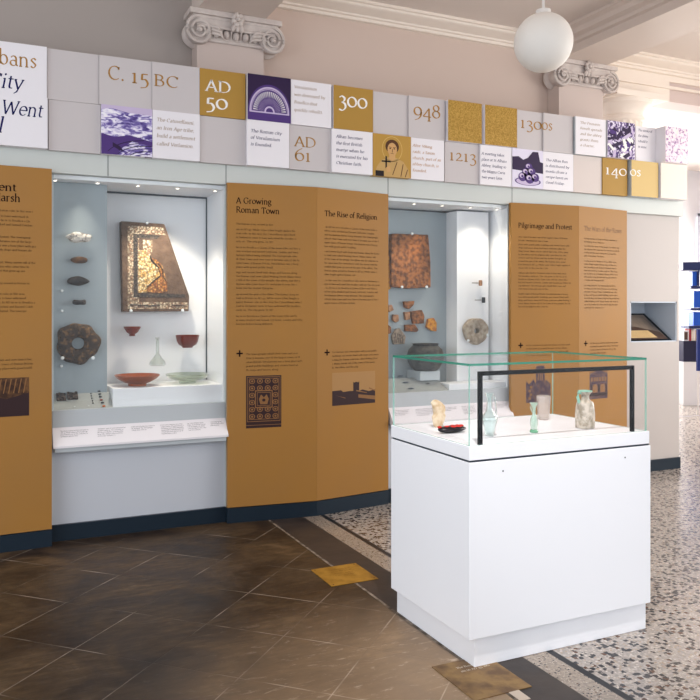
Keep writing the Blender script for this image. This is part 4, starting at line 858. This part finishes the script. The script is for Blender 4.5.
def small(name, px, py, wpx, hpx, Y, m_, label, cat, seed, jag=.06, fn=None, tilt=0, dep=.018, group=None, nu=24, nv=14):
    c = aY(px, py, Y); s = (c-CAM).dot(ray(350, HZ))/FPX
    sx = wpx/2*(aY(px+1, py, Y).x-c.x)
    mb = MB().blob(c, sx, dep, hpx/2*s, m_, nu, nv, jag, seed, tilt, fn); o = mb.build(name, None, smooth=True)
    me = o.data; base = Vector((c.x, c.y, c.z-hpx/2*s))
    for v in me.vertices: v.co = v.co-base
    o.location = base; return tag(o, label, cat, group)
o = small('carved_flint', 79, 237.5, 24, 10, YG, FL, 'knobbly white flint at the top of the grey left column', 'flint', 3, .16)
small('polished_axe', 79.3, 260, 17.5, 7, YG, AX1, 'small brown pointed stone axe, second from the top in the grey column', 'stone axe', 4, .03, fn=lambda x, y, z: (x, y, z*(1+.0*x)))
small('polished_axe', 78.5, 281, 23, 9.5, YG, AX2, 'dark tapering stone axe, third from the top in the grey column', 'stone axe', 5, .03, fn=lambda x, y, z: (x, y, z*(1.05-6*max(x, 0))))
small('flint_tool', 79.5, 302.3, 14, 6.5, YG, AX2, 'small dark waisted stone tool just above the ring-shaped stone', 'stone tool', 9, .05, fn=lambda x, y, z: (x, y, z*(.7+400*x*x)))
c = aY(78, 343.3, 5.93); ro = 20.5*(c-CAM).dot(ray(350, HZ))/FPX
t = thing('holed_stone', (c.x, 5.97, c.z-ro), 'dark round stone with a hole in its middle in the grey left column', 'holed stone')
def lump(a): return 1+.06*math.sin(3*a+1)+.05*math.sin(5*a+2)+.05*math.sin(8*a)
m = MB(); n = 48; vs = []
for k in range(13):
    b_ = 2*PI*k/12; 
    for i in range(n):
        a = 2*PI*i/n; rc = ro*.64*(1+.5*(lump(a)-1)); rt = ro*.36*lump(a); r = rc+rt*math.cos(b_); vs.append(c+Vector((r*math.cos(a)*1.02, .032*math.sin(b_), r*math.sin(a))))
m.add(vs, [(k*n+i, k*n+(i+1) % n, (k+1)*n+(i+1) % n, (k+1)*n+i) for k in range(12) for i in range(n)], QS); m.build('stone', t, smooth=True)
for px, py in ((62.5, 358), (93, 358)): pin(px, py, 5.895, t)
for px, py, lb in ((62, 291, 'upper'), (62, 311, 'middle'), (61.5, 366, 'lowest')): 
    p = aY(px, py, 5.96); tag(MB().lathe([(0.0, -.012), (.009, -.009), (.011, 0), (.009, .0095)], p, PIN, 12, 'y').build('label_pin', None, smooth=True), lb+' of three small white disc pins on the grey left column', 'pin', 'white disc pins on the grey board')
# things lying on the sloping deck
def lay(name, px, py, w_, d_, h_, m_, label, cat, holes=0, group=None, sd=sd1, shape='block'):
    p = sd(px, py); sl = Vector((0, .136, .0945)).normalized() if sd is sd1 else Vector((0, .268, .0945)).normalized(); n_ = Vector((0, -sl.z, sl.y))
    mb = MB(); 
    def L_(a, b, c_): return X1*a+sl*b+n_*c_
    if shape == 'block':
        for i in range(4):
            for k in range(3):
                if (i*3+k) % 5 == holes: continue
                a0 = -w_/2+w_*i/4; b0 = -d_/2+d_*k/3; hh = h_*R.uniform(.6, 1)
                q = [L_(a0, b0, 0), L_(a0+w_/4.3, b0, 0), L_(a0+w_/4.3, b0+d_/3.4, 0), L_(a0, b0+d_/3.4, 0)]; mb.prism([p+v for v in q], n_*hh, m_)
        mb.prism([p+L_(-w_/2, -d_/2, 0), p+L_(w_/2, -d_/2, 0), p+L_(w_/2, d_/2, 0), p+L_(-w_/2, d_/2, 0)], n_*(h_*.4), m_)
    else: mb.blob(p+n_*(h_*.5), w_/2, d_/2, h_/2, m_, 12, 8, .04, int(px))
    o = mb.build(name, None, smooth=shape != 'block')
    for v in o.data.vertices: v.co = v.co-p
    o.location = p; return tag(o, label, cat, group)
OPEN = mat('dark_openwork', (66, 52, 46), .7, noise=(60, (120, 100, 84), .5, .62))
lay('fretted_fragment', 61, 397.5, .062, .075, .02, OPEN, 'left one of two dark pitted fragments on the sloping deck', 'fragment', 1)
lay('fretted_fragment', 72.5, 396.5, .072, .07, .02, OPEN, 'right one of two dark pitted fragments on the sloping deck', 'fragment', 3)
BO = mat('amber_bead', (190, 98, 44), .3); BD = mat('dark_bead', (50, 52, 56), .3); BRd = mat('rust_bead', (140, 70, 50), .4)
for i, (px, py, mm, nm) in enumerate(((98, 388.5, BO, 'amber bead at the back of the right bead row'), (99, 391.8, BD, 'dark bead next to the rear amber bead'), (99.7, 394.6, BD, 'third bead from the back, dark'), (100.4, 397.3, BD, 'fourth bead from the back, dark'), (101.2, 400.4, BRd, 'rust red bead in the middle of the right row'), (102.4, 403.2, BD, 'dark bead just behind the front amber bead'), (103.8, 406.6, BO, 'amber bead at the front end of the right row'))):
    lay('bead', px, py, .024, .014, .012, mm, nm+' on the sloping deck', 'bead', group='larger beads in a row on the sloping deck', shape='b')
for i in range(6):
    lay('bead', 90.3+.55*i, 391.5+2.4*i, .010, .011, .009, BRd if i == 0 else BD, ('', 'second', 'third', 'fourth', 'fifth', 'front')[i]+' tiny dark bead counted from the back in the thin left row' if i else 'tiny rust bead at the back of the thin left row', 'bead', group='tiny beads in a row on the sloping deck', shape='b')
for i, (px, py) in enumerate(((74.5, 406.8), (88.7, 406))):
    lay('label_disc', px, py, .014, .012, .004, PIN, ('left' if i == 0 else 'right')+' one of two white number discs at the front of the sloping deck', 'disc', group='number discs', shape='b')
# vessels
def lathe_thing(name, px, py, z, profpx, m_, label, cat, n=40, Y=None, mod=None, smooth=True, refY=None):
    """px,py = foot centre; z = height of what it stands on; profile in pixels (radius, height)"""
    p = aZ(px, py, z) if Y is None else aY(px, py, Y)
    s = (p-CAM).dot(ray(350, HZ))/FPX
    mb = MB().lathe([(r*s, h*s) for r, h in profpx], (p.x, p.y, p.z), m_, n, mod=mod); o = mb.build(name, None, smooth=smooth)
    for v in o.data.vertices: v.co = v.co-p
    o.location = p; tag(o, label, cat); return o, p, s
SAM = mat('samian_red', (116, 44, 30), .35, coat=.15); SAM2 = mat('samian_orange', (146, 68, 18), .3, coat=.25)
YV = 6.16
def stand(parent, p, s, w_):
    """clear acrylic bracket from the back panel"""
    m = MB(); 
    for q in (-1, 1): m.tube([(p.x+q*w_, p.y, p.z-.004), (p.x+q*w_, 6.299, p.z-.004)], .003, GLASS, 6)
    m.tube([(p.x-w_, p.y-.01, p.z-.004), (p.x+w_, p.y-.01, p.z-.004)], .003, GLASS, 6)
    m.build('acrylic_bracket', parent)
def sub(o, p):  # place part meshes under a thing whose origin is p
    return o
o, p, s = lathe_thing('red_cup', 132.2, 336, 0, [(3, 0), (3, 1.2), (2.6, 1.8), (5.8, 4), (6.3, 5.2), (8.2, 8.4), (8.2, 9.4), (7.6, 9.4), (5.6, 5), (2, 2.4), (0, 2.3)], SAM, 'small red-brown pottery cup left of the glass flask, below the mosaic', 'cup', Y=YV); stand(o, p, s, .02)
o, p, s = lathe_thing('red_bowl', 187.5, 347.6, 0, [(5, 0), (5.2, 1.2), (8.5, 3), (10.4, 6.5), (11.4, 11.8), (11.4, 12.6), (10.8, 12.6), (9.6, 6.6), (4, 3), (0, 2.8)], SAM, 'larger red-brown pottery bowl right of the glass flask', 'bowl', Y=YV, mod=lambda a, h: 1+.025*math.cos(8*a), n=64); stand(o, p, s, .025)
FG = glassmat('flask_glass', (249, 251, 249), 2.4, .07, (232, 236, 232))
o, p, s = lathe_thing('glass_flask', 157.5, 365.5, 0, [(7, 0), (8.3, 1.2), (7.6, 4), (4, 8.5), (1.8, 12), (1.6, 26), (2.6, 28), (2.2, 28), (1.2, 25.5), (1.2, 12.5), (3, 9), (6.6, 4), (7, 1.6), (0, 1.2)], FG, 'clear glass flask with a tall thin neck', 'flask', Y=YV); stand(o, p, s, .025)
o, p, s = lathe_thing('red_dish', 137.3, 385.6, RZ, [(9, 0), (9, 2.4), (12, 3.2), (19, 7), (22, 10), (22, 11), (21, 11), (17, 7.6), (10, 4.4), (0, 4.2)], SAM2, 'wide shiny orange-red dish standing on the white riser', 'dish', n=48)
GD = glassmat('green_glass_dish', (240, 244, 236), 2, .16, (176, 188, 170))
o, p, s = lathe_thing('green_glass_dish', 187.5, 383, RZ, [(8.5, 0), (8.8, 2), (10, 2.8), (19, 5.2), (21.4, 8.2), (21.4, 9.4), (20.6, 9), (18, 6.4), (9, 4), (0, 3.8)], GD, 'shallow pale green glass dish on the white riser', 'dish', n=48)

# ---- objects in the second case
BRK = mat('fired_brick', (150, 96, 56), .8, noise=(28, (96, 62, 42), .42, .6), bump=(50, .8)); BRK2 = mat('pale_terracotta', (178, 132, 98), .8, noise=(30, (134, 96, 70), .4, .62)); YEL = mat('yellow_tile', (204, 140, 42), .6, noise=(30, (160, 96, 40), .45, .6)); HAT = mat('combed_grey_sherd', (156, 140, 124), .8, noise=(40, (112, 98, 86), .42, .6))
t = solid('floor_tile', [(392, 233.5), (428.5, 234.6), (430.8, 262), (431, 287.5), (410, 288.6), (391.6, 287), (391.2, 260)], 6.17, 6.235, BRK, 'large rough brown tile slab hanging at top left of the right-hand case', 'tile', bevel=.008)
for px, py in ((412, 233.6), (402, 287), (426.5, 287)): pin(px, py, 6.16, t)
fr = [('tile_sherd', [(388.7, 256), (391, 257), (391.3, 288), (388.7, 290)], YEL, 'ochre sherd half hidden behind the gold board, left of the large brown tile'),
      ('tile_sherd', [(389, 305.5), (392, 304.8), (394, 310), (390, 312), (389, 311)], BRK2, 'tiny orange sherd at the left edge of the right-hand case'),
      ('tile_sherd', [(404, 301.5), (414.6, 301), (413.8, 305), (409.5, 309), (405.4, 307.5)], BRK, 'wedge-shaped brown sherd directly below the large brown tile'),
      ('tile_sherd', [(411, 311.5), (422, 310), (424.6, 316), (424, 323.5), (413.5, 323.8)], BRK, 'square brown tile sherd in the middle of the small sherds'),
      ('tile_sherd', [(404.6, 312), (410.2, 312), (410.4, 319.5), (406, 320)], BRK2, 'narrow pale sherd touching the square brown sherd'),
      ('tile_sherd', [(393.5, 314.5), (398.6, 314.8), (399, 321), (396, 322.6), (393, 320)], BRK2, 'small pale sherd left of the square brown sherd'),
      ('tile_sherd', [(405.5, 324.8), (415, 324.4), (418.8, 330), (417, 332), (405.6, 331)], BRK, 'flat brown sherd below the square brown sherd'),
      ('tile_sherd', [(428.5, 319), (434, 318), (436.8, 323), (436.6, 331.4), (432, 330.8), (427, 327.5)], YEL, 'bright ochre yellow sherd at the right of the small sherds'),
      ('tile_sherd', [(396.5, 329), (400, 328.4), (406, 336.5), (404.6, 344), (394, 344.4), (392.4, 336)], HAT, 'grey combed sherd just left of the dark pot'),
      ('tile_sherd', [(388.8, 325), (391.2, 327), (391.4, 333), (388.8, 334)], BRK, 'tiny brown sherd near the gold board, level with the grey combed sherd')]
for nm, pts, mm, lb in fr: 
    t = solid(nm, pts, 6.205, 6.2385, mm, lb, 'sherd', 'pottery and tile sherds in the right-hand case', bevel=.002)
    if mm is HAT:
        g = MB()
        for k in range(5): g.tube([aY(394.5+2*k, 343, 6.204), aY(396+1.7*k, 332+.9*k, 6.204)], .0028, mat('dark_groove', (84, 72, 64), .8), 5)
        g.build('combing', t)
o, p, s = lathe_thing('dark_pot', 425.5, 370.5, 0, [(11, 0), (14.5, 3), (18, 10), (18.6, 15), (16.8, 21), (13.5, 24.2), (12.4, 25.2), (13.6, 27), (12.8, 27), (11, 25), (15, 21), (16, 14), (0, 3)], mat('blackware', (58, 56, 54), .6, noise=(20, (82, 78, 72), .45, .62), bump=(30, .4)), 'dark grey round-bellied pot on the deck of the right-hand case', 'pot', Y=6.07)
# the pot stands on a small grey block
zt = p.z; MB().box((p.x-.1, 5.99, .98), (p.x+.1, 6.235, zt-.0005), CASEG).build('pot_block', c2)
c = aY(475.6, 331, 6.03); sc = (c-CAM).dot(ray(350, HZ))/FPX; rd = 13.2*sc
QT = mat('pale_stone', (180, 166, 148), .8, noise=(24, (148, 132, 116), .42, .6), bump=(30, .6))
n = 40; m = MB(); vs = []
prof = [(.2, .028), (.2, -.02), (.3, -.026), (.92, -.026), (1, -.015), (1, .02), (.95, .028)]
for r, y in prof:
    for i in range(n): a = 2*PI*i/n; q = r*rd*(1+(.03*math.sin(3*a)+.02*math.sin(7*a) if r > .5 else 0)); vs.append(c+Vector((q*math.cos(a)*1.08, y, q*math.sin(a))))
m.add(vs, [(k*n+i, k*n+(i+1) % n, ((k+1) % 7)*n+(i+1) % n, ((k+1) % 7)*n+i) for k in range(7) for i in range(n)], QT)
t = thing('quern_stone', (c.x, 6.059, c.z-rd), 'pale round stone disc with central hole on the white upstand', 'quern stone'); m.build('stone', t, smooth=True)
for px, py in ((468, 340.5), (487.5, 335)): pin(px, py, 5.995, t)
for (px, py, mm, lb) in ((480.5, 283, BRK2, 'short brown-headed iron pin, upper of two on the white upstand'), (483.5, 300, BD, 'short dark-headed iron pin, lower of two on the white upstand')):
    a = aY(px, py, 6.03); t = thing('hairpin', (a.x, 6.059, a.z-.02), lb, 'pin', 'pins on the white upstand')
    MB().box((a.x-.016, 6.02, a.z-.026), (a.x+.016, 6.04, a.z+.026), mm).build('head', t, bevel=.006); MB().tube([aY(px-8.5, py, 6.03), a], .0035, mat('iron', (96, 88, 84), .5), 8).build('shaft', t, smooth=True); MB().tube([(a.x, 6.035, a.z), (a.x, 6.0592, a.z)], .004, PIN, 8).build('peg', t)
for i, (px, py, lb) in enumerate(((400.5, 376.5, 'rearmost dark oval brooch on the deck in front of the dark pot'), (405.5, 383, 'middle dark oval brooch of the three on the deck'), (410.5, 389, 'front dark oval brooch of the three on the deck'))):
    lay('brooch', px, py, .06, .035, .012, mat('blue_grey_metal', (78, 86, 98), .4), lb, 'brooch', group='dark oval brooches', sd=sd2, shape='b')
for i, (px, py, lb) in enumerate(((422, 377.5, 'rear'), (425, 381, 'middle'), (427.5, 384, 'front'))):
    lay('metal_pin', px, py, .05, .008, .008, BD, lb+' one of three short dark metal pins on the right-hand deck', 'pin', group='short dark metal pins', sd=sd2, shape='b')

# ================================================================== NICHE SCREEN
t = thing('touchscreen', ((NX0+NX1)/2, 6.0, NZ0+.011), 'sloping black-rimmed screen showing an open book in the wall niche', 'screen')
SCB = mat('screen_bezel', (20, 24, 32), .25)
zt_ = aY(650, 313.5, 6.2).z; A_ = Vector((NX0+.014, 5.85, NZ0+.012)); Bv = Vector((NX0+.014, 6.22, zt_)); xr0 = NX1-.035; 
MB().prism([A_, Bv, Vector((NX0+.014, 6.235, zt_-.012)), Vector((NX0+.014, 5.875, NZ0+.011))], (xr0-NX0-.014, 0, 0), SCB).build('bezel', t)
N_ = Vector((0, -(zt_-A_.z), (6.22-5.85))).normalized(); S_ = (Bv-A_); 
def sp(u, v, off=.0015): return A_+X1*((xr0-NX0-.014)*u)+S_*v+N_*off
m = MB(); SB = photo('screen_picture', [(.3, (60, 66, 76)), (.5, (150, 132, 116)), (.7, (96, 100, 104))], 2.5, .3)
m.add([sp(.0, .05), sp(.93, .05), sp(.93, .94), sp(.0, .94)], [(0, 1, 2, 3)], SB)
m.add([sp(.0, .05, .002), sp(.93, .05, .002), sp(.9, .3, .002), sp(.45, .5, .002), sp(0, .52, .002)], [(0, 1, 2, 3, 4)], mat('screen_brown', (86, 66, 56), .4))
m.build('display', t, recalc=False)
m = MB(); m.add([sp(0, .1, .0025), sp(.72, .1, .0025), sp(.66, .36, .0025), sp(0, .36, .0025)], [(0, 1, 2, 3)], mat('screen_parchment', (222, 190, 138), .4))
for k in range(5): m.add([sp(.04, .14+.04*k, .003), sp(.6, .14+.04*k, .003), sp(.6, .15+.04*k, .003), sp(.04, .15+.04*k, .003)], [(0, 1, 2, 3)], mat('screen_ink', (168, 136, 92), .5))
m.build('book_page', t, recalc=False)

# ================================================================== FLOOR PLAQUES
BRS = mat('brass_plaque', (180, 136, 56), .4, .25, noise=(12, (158, 116, 44), .4, .6))
BRW = mat('worn_brass', (156, 124, 78), .4, .25, noise=(9, (112, 84, 56), .4, .6))
def plaque(x0, y0, x1, y1, m_, label, ink, n, wid):
    t = thing('floor_plaque', (x0, y0, 0), label, 'plaque', 'square plaques let into the floor'); MB().box((x0, y0, .0009), (x1, y1, .004), m_).build('plate', t, bevel=.001)
    mb = MB(); 
    for i in range(n):
        x = x0+.09; yy = y1-.07-.035*i; k = 30*i
        while x < x0+.09+wid:
            ch = TXT[k % len(TXT)]; k += 1
            if ch in GL:
                adv, V, F = glyph(ch, 1.1); sz = .022; mb.add([(x+vx*sz, yy+vy*sz, .0045) for vx, vy in V], F, ink); x += adv*sz
            else: x += .006
    mb.build('engraving', t, recalc=False)
    if n > 2:
        for sx, sy in ((.02, .02), (x1-x0-.02, .02), (x1-x0-.02, y1-y0-.02), (.02, y1-y0-.02)):
            MB().lathe([(.005, 0), (.005, .0008)], (x0+sx, y0+sy, .0042), mat('dark_screw', (90, 66, 34), .4), 10).build('screw', t)
plaque(1.84, 4.17, 2.145, 4.49, BRS, 'yellow brass plaque set in the floor midway between wall and showcase', mat('brass_ink', (132, 92, 40), .5), 4, .13)
plaque(1.83, 2.70, 2.12, 3.04, BRW, 'worn mottled plaque on the floor at the corner of the white showcase', mat('chalk_ink', (226, 216, 200), .6), 2, .15)
MB_ = MB().box((2.0, 2.62, .0), (2.05, 2.70, .003), mat('pale_patch', (206, 190, 174), .6)); 
tag(MB_.build('stone_chip'), 'small pale stone inlay at the bottom edge of the photo below the worn plaque', 'inlay')

# ================================================================== SHOWCASE
BX0, BX1, BY0 = 1.953, 3.028, 2.923
BY1 = aX(391, 500, BX0).y
t = thing('showcase', ((BX0+BX1)/2, (BY0+BY1)/2, 0), 'white freestanding box showcase with a glass top', 'showcase')
MB().box((2.0, 2.953, 0.001), (BX1-.002, 3.676, .14), PEDW).build('plinth', t, bevel=.002)
MB().box((BX0, BY0, .141), (BX1, BY1, .925), PEDW).build('body', t, bevel=.0025)
MB().box((BX0+.006, BY0+.006, .9255), (BX1-.006, BY1-.006, .934), SHADOWG).build('shadow_gap', t)
DZ = .997
MB().box((BX0, BY0, .9345), (BX1-.008, BY1, DZ), PEDW).build('deck', t, bevel=.002)
m = MB(); GT = 1.362; gx0, gx1, gy0, gy1 = BX0+.006, BX1-.018, BY0+.008, BY1-.008; th = .0065
def pane(name, a, b, ax):
    """glass sheet: clear faces, green ground edges"""
    x0, y0, z0 = a; x1, y1, z1 = b
    m = MB(); vs = [(x0, y0, z0), (x1, y0, z0), (x1, y1, z0), (x0, y1, z0), (x0, y0, z1), (x1, y0, z1), (x1, y1, z1), (x0, y1, z1)]
    F = {'z-': (0, 3, 2, 1), 'z+': (4, 5, 6, 7), 'y-': (0, 1, 5, 4), 'x+': (1, 2, 6, 5), 'y+': (2, 3, 7, 6), 'x-': (3, 0, 4, 7)}
    for k, f in F.items(): m.add([vs[i] for i in f], [(0, 1, 2, 3)], GLASS if k[0] == ax else (GEDGT if ax == 'z' else GEDGE))
    m.build(name, t)
pane('glass_top', (gx0, gy0, GT-.010), (gx1, gy1, GT), 'z')
pane('glass_pane', (gx0, gy0, DZ+.0005), (gx1, gy0+th, GT-.0105), 'y'); pane('glass_pane', (gx0, gy1-th, DZ+.0005), (gx1, gy1, GT-.0105), 'y')
pane('glass_pane', (gx0, gy0+th+.0005, DZ+.0005), (gx0+th, gy1-th-.0005, GT-.0105), 'x'); pane('glass_pane', (gx1-th, gy0+th+.0005, DZ+.0005), (gx1, gy1-th-.0005, GT-.0105), 'x')
# black door frame just inside the front glass
fy = gy0+th+.004; fa = aY(480, 440, fy+.007).x; fb = aY(632, 430, fy+.007).x; fz = aY(480, 373.5, fy+.007).z; fz2 = fz
f = MB(); 
f.box((fa-.0095, fy, DZ+.0005), (fa+.0095, fy+.014, fz+.009), BLACKM); f.box((fb-.0095, fy, DZ+.0005), (fb+.0095, fy+.014, fz+.009), BLACKM); f.box((fa, fy, fz-.01), (fb, fy+.014, fz+.009), BLACKM)
f.build('door_frame', t)
for px, py in ((503, 471), (625, 457.5)):
    p = aY(px, py, BY0); MB().lathe([(.0038, -.0012), (.0038, .001)], (p.x, BY0, p.z), mat('dark_keyhole', (50, 52, 60), .4), 12, 'y').build('lock', t)

# vessels in the showcase
CRM = mat('cream_fired_clay', (222, 204, 176), .75, noise=(30, (196, 168, 132), .42, .62), bump=(40, .7))
p = aZ(441, 428, DZ+.0); s = (p-CAM).dot(ray(350, HZ))/FPX
m = MB(); rows_ = [(0, 2.6, 0), (2, 4.5, 0), (7, 6.0, .2), (11, 6.6, 1.2), (14, 5.6, 1.8), (17, 6.2, 1.4), (21, 6.4, 0), (25, 5.2, -1.8), (27.5, 2.6, -2.6), (28, 0.2, -2.8)]
vs = []; n = 20
for h_, r, dx in rows_:
    for i in range(n):
        a = 2*PI*i/n; q = r*(1+.12*math.sin(3*a+h_*.4)); vs.append(p+Vector(((dx+q*math.cos(a))*s*1.15, .03+q*.5*math.sin(a)*s, h_*s)))
m.add(vs, [(k*n+i, k*n+(i+1) % n, (k+1)*n+(i+1) % n, (k+1)*n+i) for k in range(len(rows_)-1) for i in range(n)]+[tuple(range(n))], CRM)
o = m.build('clay_figure_fragment', None, smooth=True)
for v in o.data.vertices: v.co = v.co-p
o.location = p; tag(o, 'cream lumpy clay fragment standing at the left of the glass-topped showcase', 'clay fragment')
p = aZ(453, 433, DZ); s = (p-CAM).dot(ray(350, HZ))/FPX; t = thing('red_and_black_ornament', p, 'flat black oval ornament with bright red marks lying in the showcase', 'ornament')
MB().blob(p+Vector((0, .012, .018)), .08, .034, .0175, mat('black_lacquer', (30, 28, 34), .3), 24, 12, .02, 1).build('body', t, smooth=True)
m = MB(); RED = mat('red_lacquer', (206, 44, 36), .3)
for dx, dy, rx in ((-.03, .004, .014), (.0, -.006, .015), (.03, -.004, .018), (.055, .01, .013), (.012, .018, .018), (-.068, .01, .01), (.04, .02, .012)): m.blob(p+Vector((dx, dy+.004, .031)), rx*1.15, .012, .0062, RED, 10, 6)
m.build('red_inlay', t, smooth=True)
AQ = glassmat('aqua_glass', (248, 252, 251), 2.4, .09, (214, 236, 236)); BLG = glassmat('blue_glass_handle', (190, 222, 240), 1.5, .4, (170, 205, 232))
o, p, s = lathe_thing('glass_jug', 489.5, 436, DZ, [(4.2, 0), (4.8, 1), (6, 9), (8.3, 17), (7.8, 20), (4, 24), (2.7, 28), (2.6, 39), (4.4, 42), (4.6, 43), (3.8, 43), (1.9, 38), (2, 27), (3.2, 24), (6.9, 19), (7.4, 17), (5.2, 9), (3.8, 2), (0, 1.6)], AQ, 'tall pale aqua glass jug with long neck behind the black frame post', 'jug')
m = MB().tube([p+Vector((3.2*s, 0, 40*s)), p+Vector((6*s, 0, 39*s)), p+Vector((7.4*s, 0, 33*s)), p+Vector((8*s, 0, 24*s)), p+Vector((7.6*s, 0, 19.5*s))], 1.0*s, AQ, 8); m.build('handle', o, smooth=True)
GRN = glassmat('pale_green_glass', (238, 247, 241), 2, .3, (214, 234, 220)); GRB = glassmat('green_glass_base', (170, 222, 192), 1.6, .5, (140, 206, 170))
o, p, s = lathe_thing('green_glass_bottle', 534, 432.5, DZ, [(4.0, 0), (4.2, 1.4), (3.2, 3.5), (3.4, 6), (4, 9), (3.4, 14), (1.9, 18), (1.6, 24), (2.6, 27), (4.4, 29.5), (3.8, 29.8), (1.6, 26), (1.2, 19), (2.6, 13), (0, 3)], GRN, 'small pale green glass bottle with flared mouth in the middle of the showcase', 'bottle')
MB().lathe([(4.0*s, 0.1*s), (4.35*s, 1.2*s), (3.4*s, 3.2*s)], p, GRB, 20).build('thick_green_foot', o, smooth=True)
m = MB().tube([p+Vector((-3.4*s, 0, 28.6*s)), p+Vector((-4.4*s, 0, 26*s)), p+Vector((-3*s, 0, 22*s)), p+Vector((-1.6*s, 0, 20.5*s))], .7*s, GRN, 8); m.build('handle', o, smooth=True)
BKR = glassmat('frosted_beaker_glass', (242, 238, 234), 2, .26, (236, 226, 218))
o, p, s = lathe_thing('glass_beaker', 543.6, 419.6, DZ, [(4.6, 0), (5.4, .8), (6.2, 8), (6.7, 16), (7.2, 24), (6.8, 24), (6.3, 16), (5.6, 8), (4.8, 1.8), (0, 1.6)], BKR, 'cloudy straight-sided glass beaker behind the green bottle', 'beaker')
IRI = mat('iridescent_weathered_glass', (206, 194, 178), .3, noise=(36, (150, 138, 120), .4, .62), bump=(40, .3), coat=.6)
o, p, s = lathe_thing('square_glass_jug', 585, 428, DZ, [(7.6, 0), (8.6, 1), (8.9, 14), (8.8, 23), (8.0, 26), (5, 28), (4.0, 29.5), (4.0, 33), (6.8, 36), (6.9, 37), (5.6, 37), (3.2, 33), (0, 30)], IRI, 'brownish weathered square glass jug at the right of the showcase', 'jug', n=48,
    mod=lambda a, h: min(1.18, 1/max(abs(math.cos(a)), abs(math.sin(a))))*.93 if h < .085 else 1)
MB().tube([p+Vector((-5*s, 0, 35.5*s)), p+Vector((-8.6*s, 0, 35.4*s)), p+Vector((-9.4*s, 0, 32*s)), p+Vector((-7.4*s, 0, 25.5*s))], 1.5*s, mat('green_rim_glass', (150, 196, 176), .25), 10).build('handle', o, smooth=True)
MB().lathe([(5.8*s, 36.2*s), (7.1*s, 36.6*s), (7.1*s, 37.6*s), (5.6*s, 37.6*s), (5.4*s, 36.6*s)], p, mat('green_rim_glass', (150, 196, 176), .25), 24).build('rim', o, smooth=True)

# ================================================================== FAR ROOM (right edge)
NB = mat('navy_shelf', (34, 44, 88), .5); BL = mat('bright_blue_box', (30, 84, 190), .5)
D = 13.2
def far(px, py, dist=D): return CAM+ray(px, py)*dist
U2 = Vector((math.sin(TH), -math.cos(TH), 0)); V2 = Vector((math.cos(TH), math.sin(TH), 0))
def fbox(mb, px0, px1, py0, py1, dep, m_, dd=0):
    a = far(px0, py1, D+dd); b = far(px1, py0, D+dd); w_ = (b-a).dot(U2)
    mb.prism([a, a+U2*w_, a+U2*w_+V2*dep, a+V2*dep], (0, 0, b.z-a.z), m_)
base = far(705, 362); 
t = thing('bookcase', (base.x, base.y, 0), 'navy blue bookcase in the bright room beyond the right end of the wall', 'bookcase')
m = MB(); fbox(m, 683, 740, 262, 270, .36, NB); m.build('top_board', t)
for a in (286, 308, 326): m = MB(); fbox(m, 691 if a < 320 else 689, 739, a, a+2.6, .34, NB); m.build('shelf', t)
m = MB(); fbox(m, 738, 741, 270.2, 361, .36, NB); m.build('side_panel', t)
m = MB(); fbox(m, 697.5, 699.5, 270.2, 285.8, .34, NB); m.build('divider', t)
m = MB(); fbox(m, 683.5, 738, 341, 361.8, .34, mat('dark_navy_cabinet', (36, 34, 60), .5)); m.build('cupboard', t)
m = MB(); fbox(m, 690, 738, 341-12, 340.8, .02, NB, .32); m.build('back_panel', t)
m = MB(); 
a = far(683.5, 361.9); m.prism([Vector((a.x, a.y, .001)), Vector((a.x, a.y, .001))+U2*.92, Vector((a.x, a.y, .001))+U2*.92+V2*.34, Vector((a.x, a.y, .001))+V2*.34], (0, 0, a.z-.0015), mat('bright_white_paint', (226, 224, 226), .6)); m.build('white_base', t)
def fthing(name, px0, px1, py0, py1, dep, m_, label, cat, group=None, dd=.03):
    mb = MB(); fbox(mb, px0, px1, py0, py1, dep, m_, dd); o = mb.build(name); return tag(o, label, cat, group)
for i, (a, b, c_, d_, lb) in enumerate(((692.5, 697, 271.5, 285.7, 'bright blue box on the upper shelf of the navy bookcase'), (694, 702, 291, 307.7, 'bright blue box on the middle shelf of the navy bookcase'), (693.5, 703, 312, 325.7, 'bright blue box on the lower shelf of the navy bookcase'))):
    fthing('storage_box', a, b, c_, d_, .2, BL, lb, 'box', 'blue boxes in the navy bookcase')
bc = [(150, 40, 50), (226, 214, 196), (240, 234, 226), (196, 168, 120), (236, 232, 230)]
for i, cc in enumerate(bc):
    nm = ('dark red', 'cream', 'white', 'tan', 'pale grey')[i]
    fthing('book', 689.4+2.1*i, 691.2+2.1*i, 328.8+(i % 2)*1.5, 340.8, .18, mat('book_%d' % i, cc, .6), nm+' book standing on top of the dark cupboard in the bright room', 'book', 'books on the cupboard')
fthing('picture_frame', 683.6, 688.6, 330.5, 340.9, .05, mat('photo_frame', (226, 222, 226), .5), 'white framed picture at the left end of the dark cupboard', 'picture frame')
o = MB(); fbox(o, 684.5, 687.8, 332, 339.8, .006, mat('picture_dark', (84, 62, 54), .5), .023); o.build('picture', bpy.data.objects['picture_frame'])
a = far(699, 372, 12.2)
fthing('navy_chair_back', 697.6, 712, 329, 371, .05, mat('chair_navy', (28, 44, 110), .6), 'navy blue upright panel in front of the bookcase at the right photo edge', 'panel', dd=-1.2)
o = bpy.data.objects['navy_chair_back']; o.name = 'display_screen_panel'
a = far(697.6, 371, D-1.2)
m = MB(); 
for k in (.02, .2): q = Vector((a.x, a.y, 0))+U2*k; m.tube([q+V2*.025+Vector((0, 0, .002)), Vector((q.x, q.y, a.z))+V2*.025], .012, mat('white_metal', (226, 220, 214), .4), 8)
o2 = m.build('leg', o)
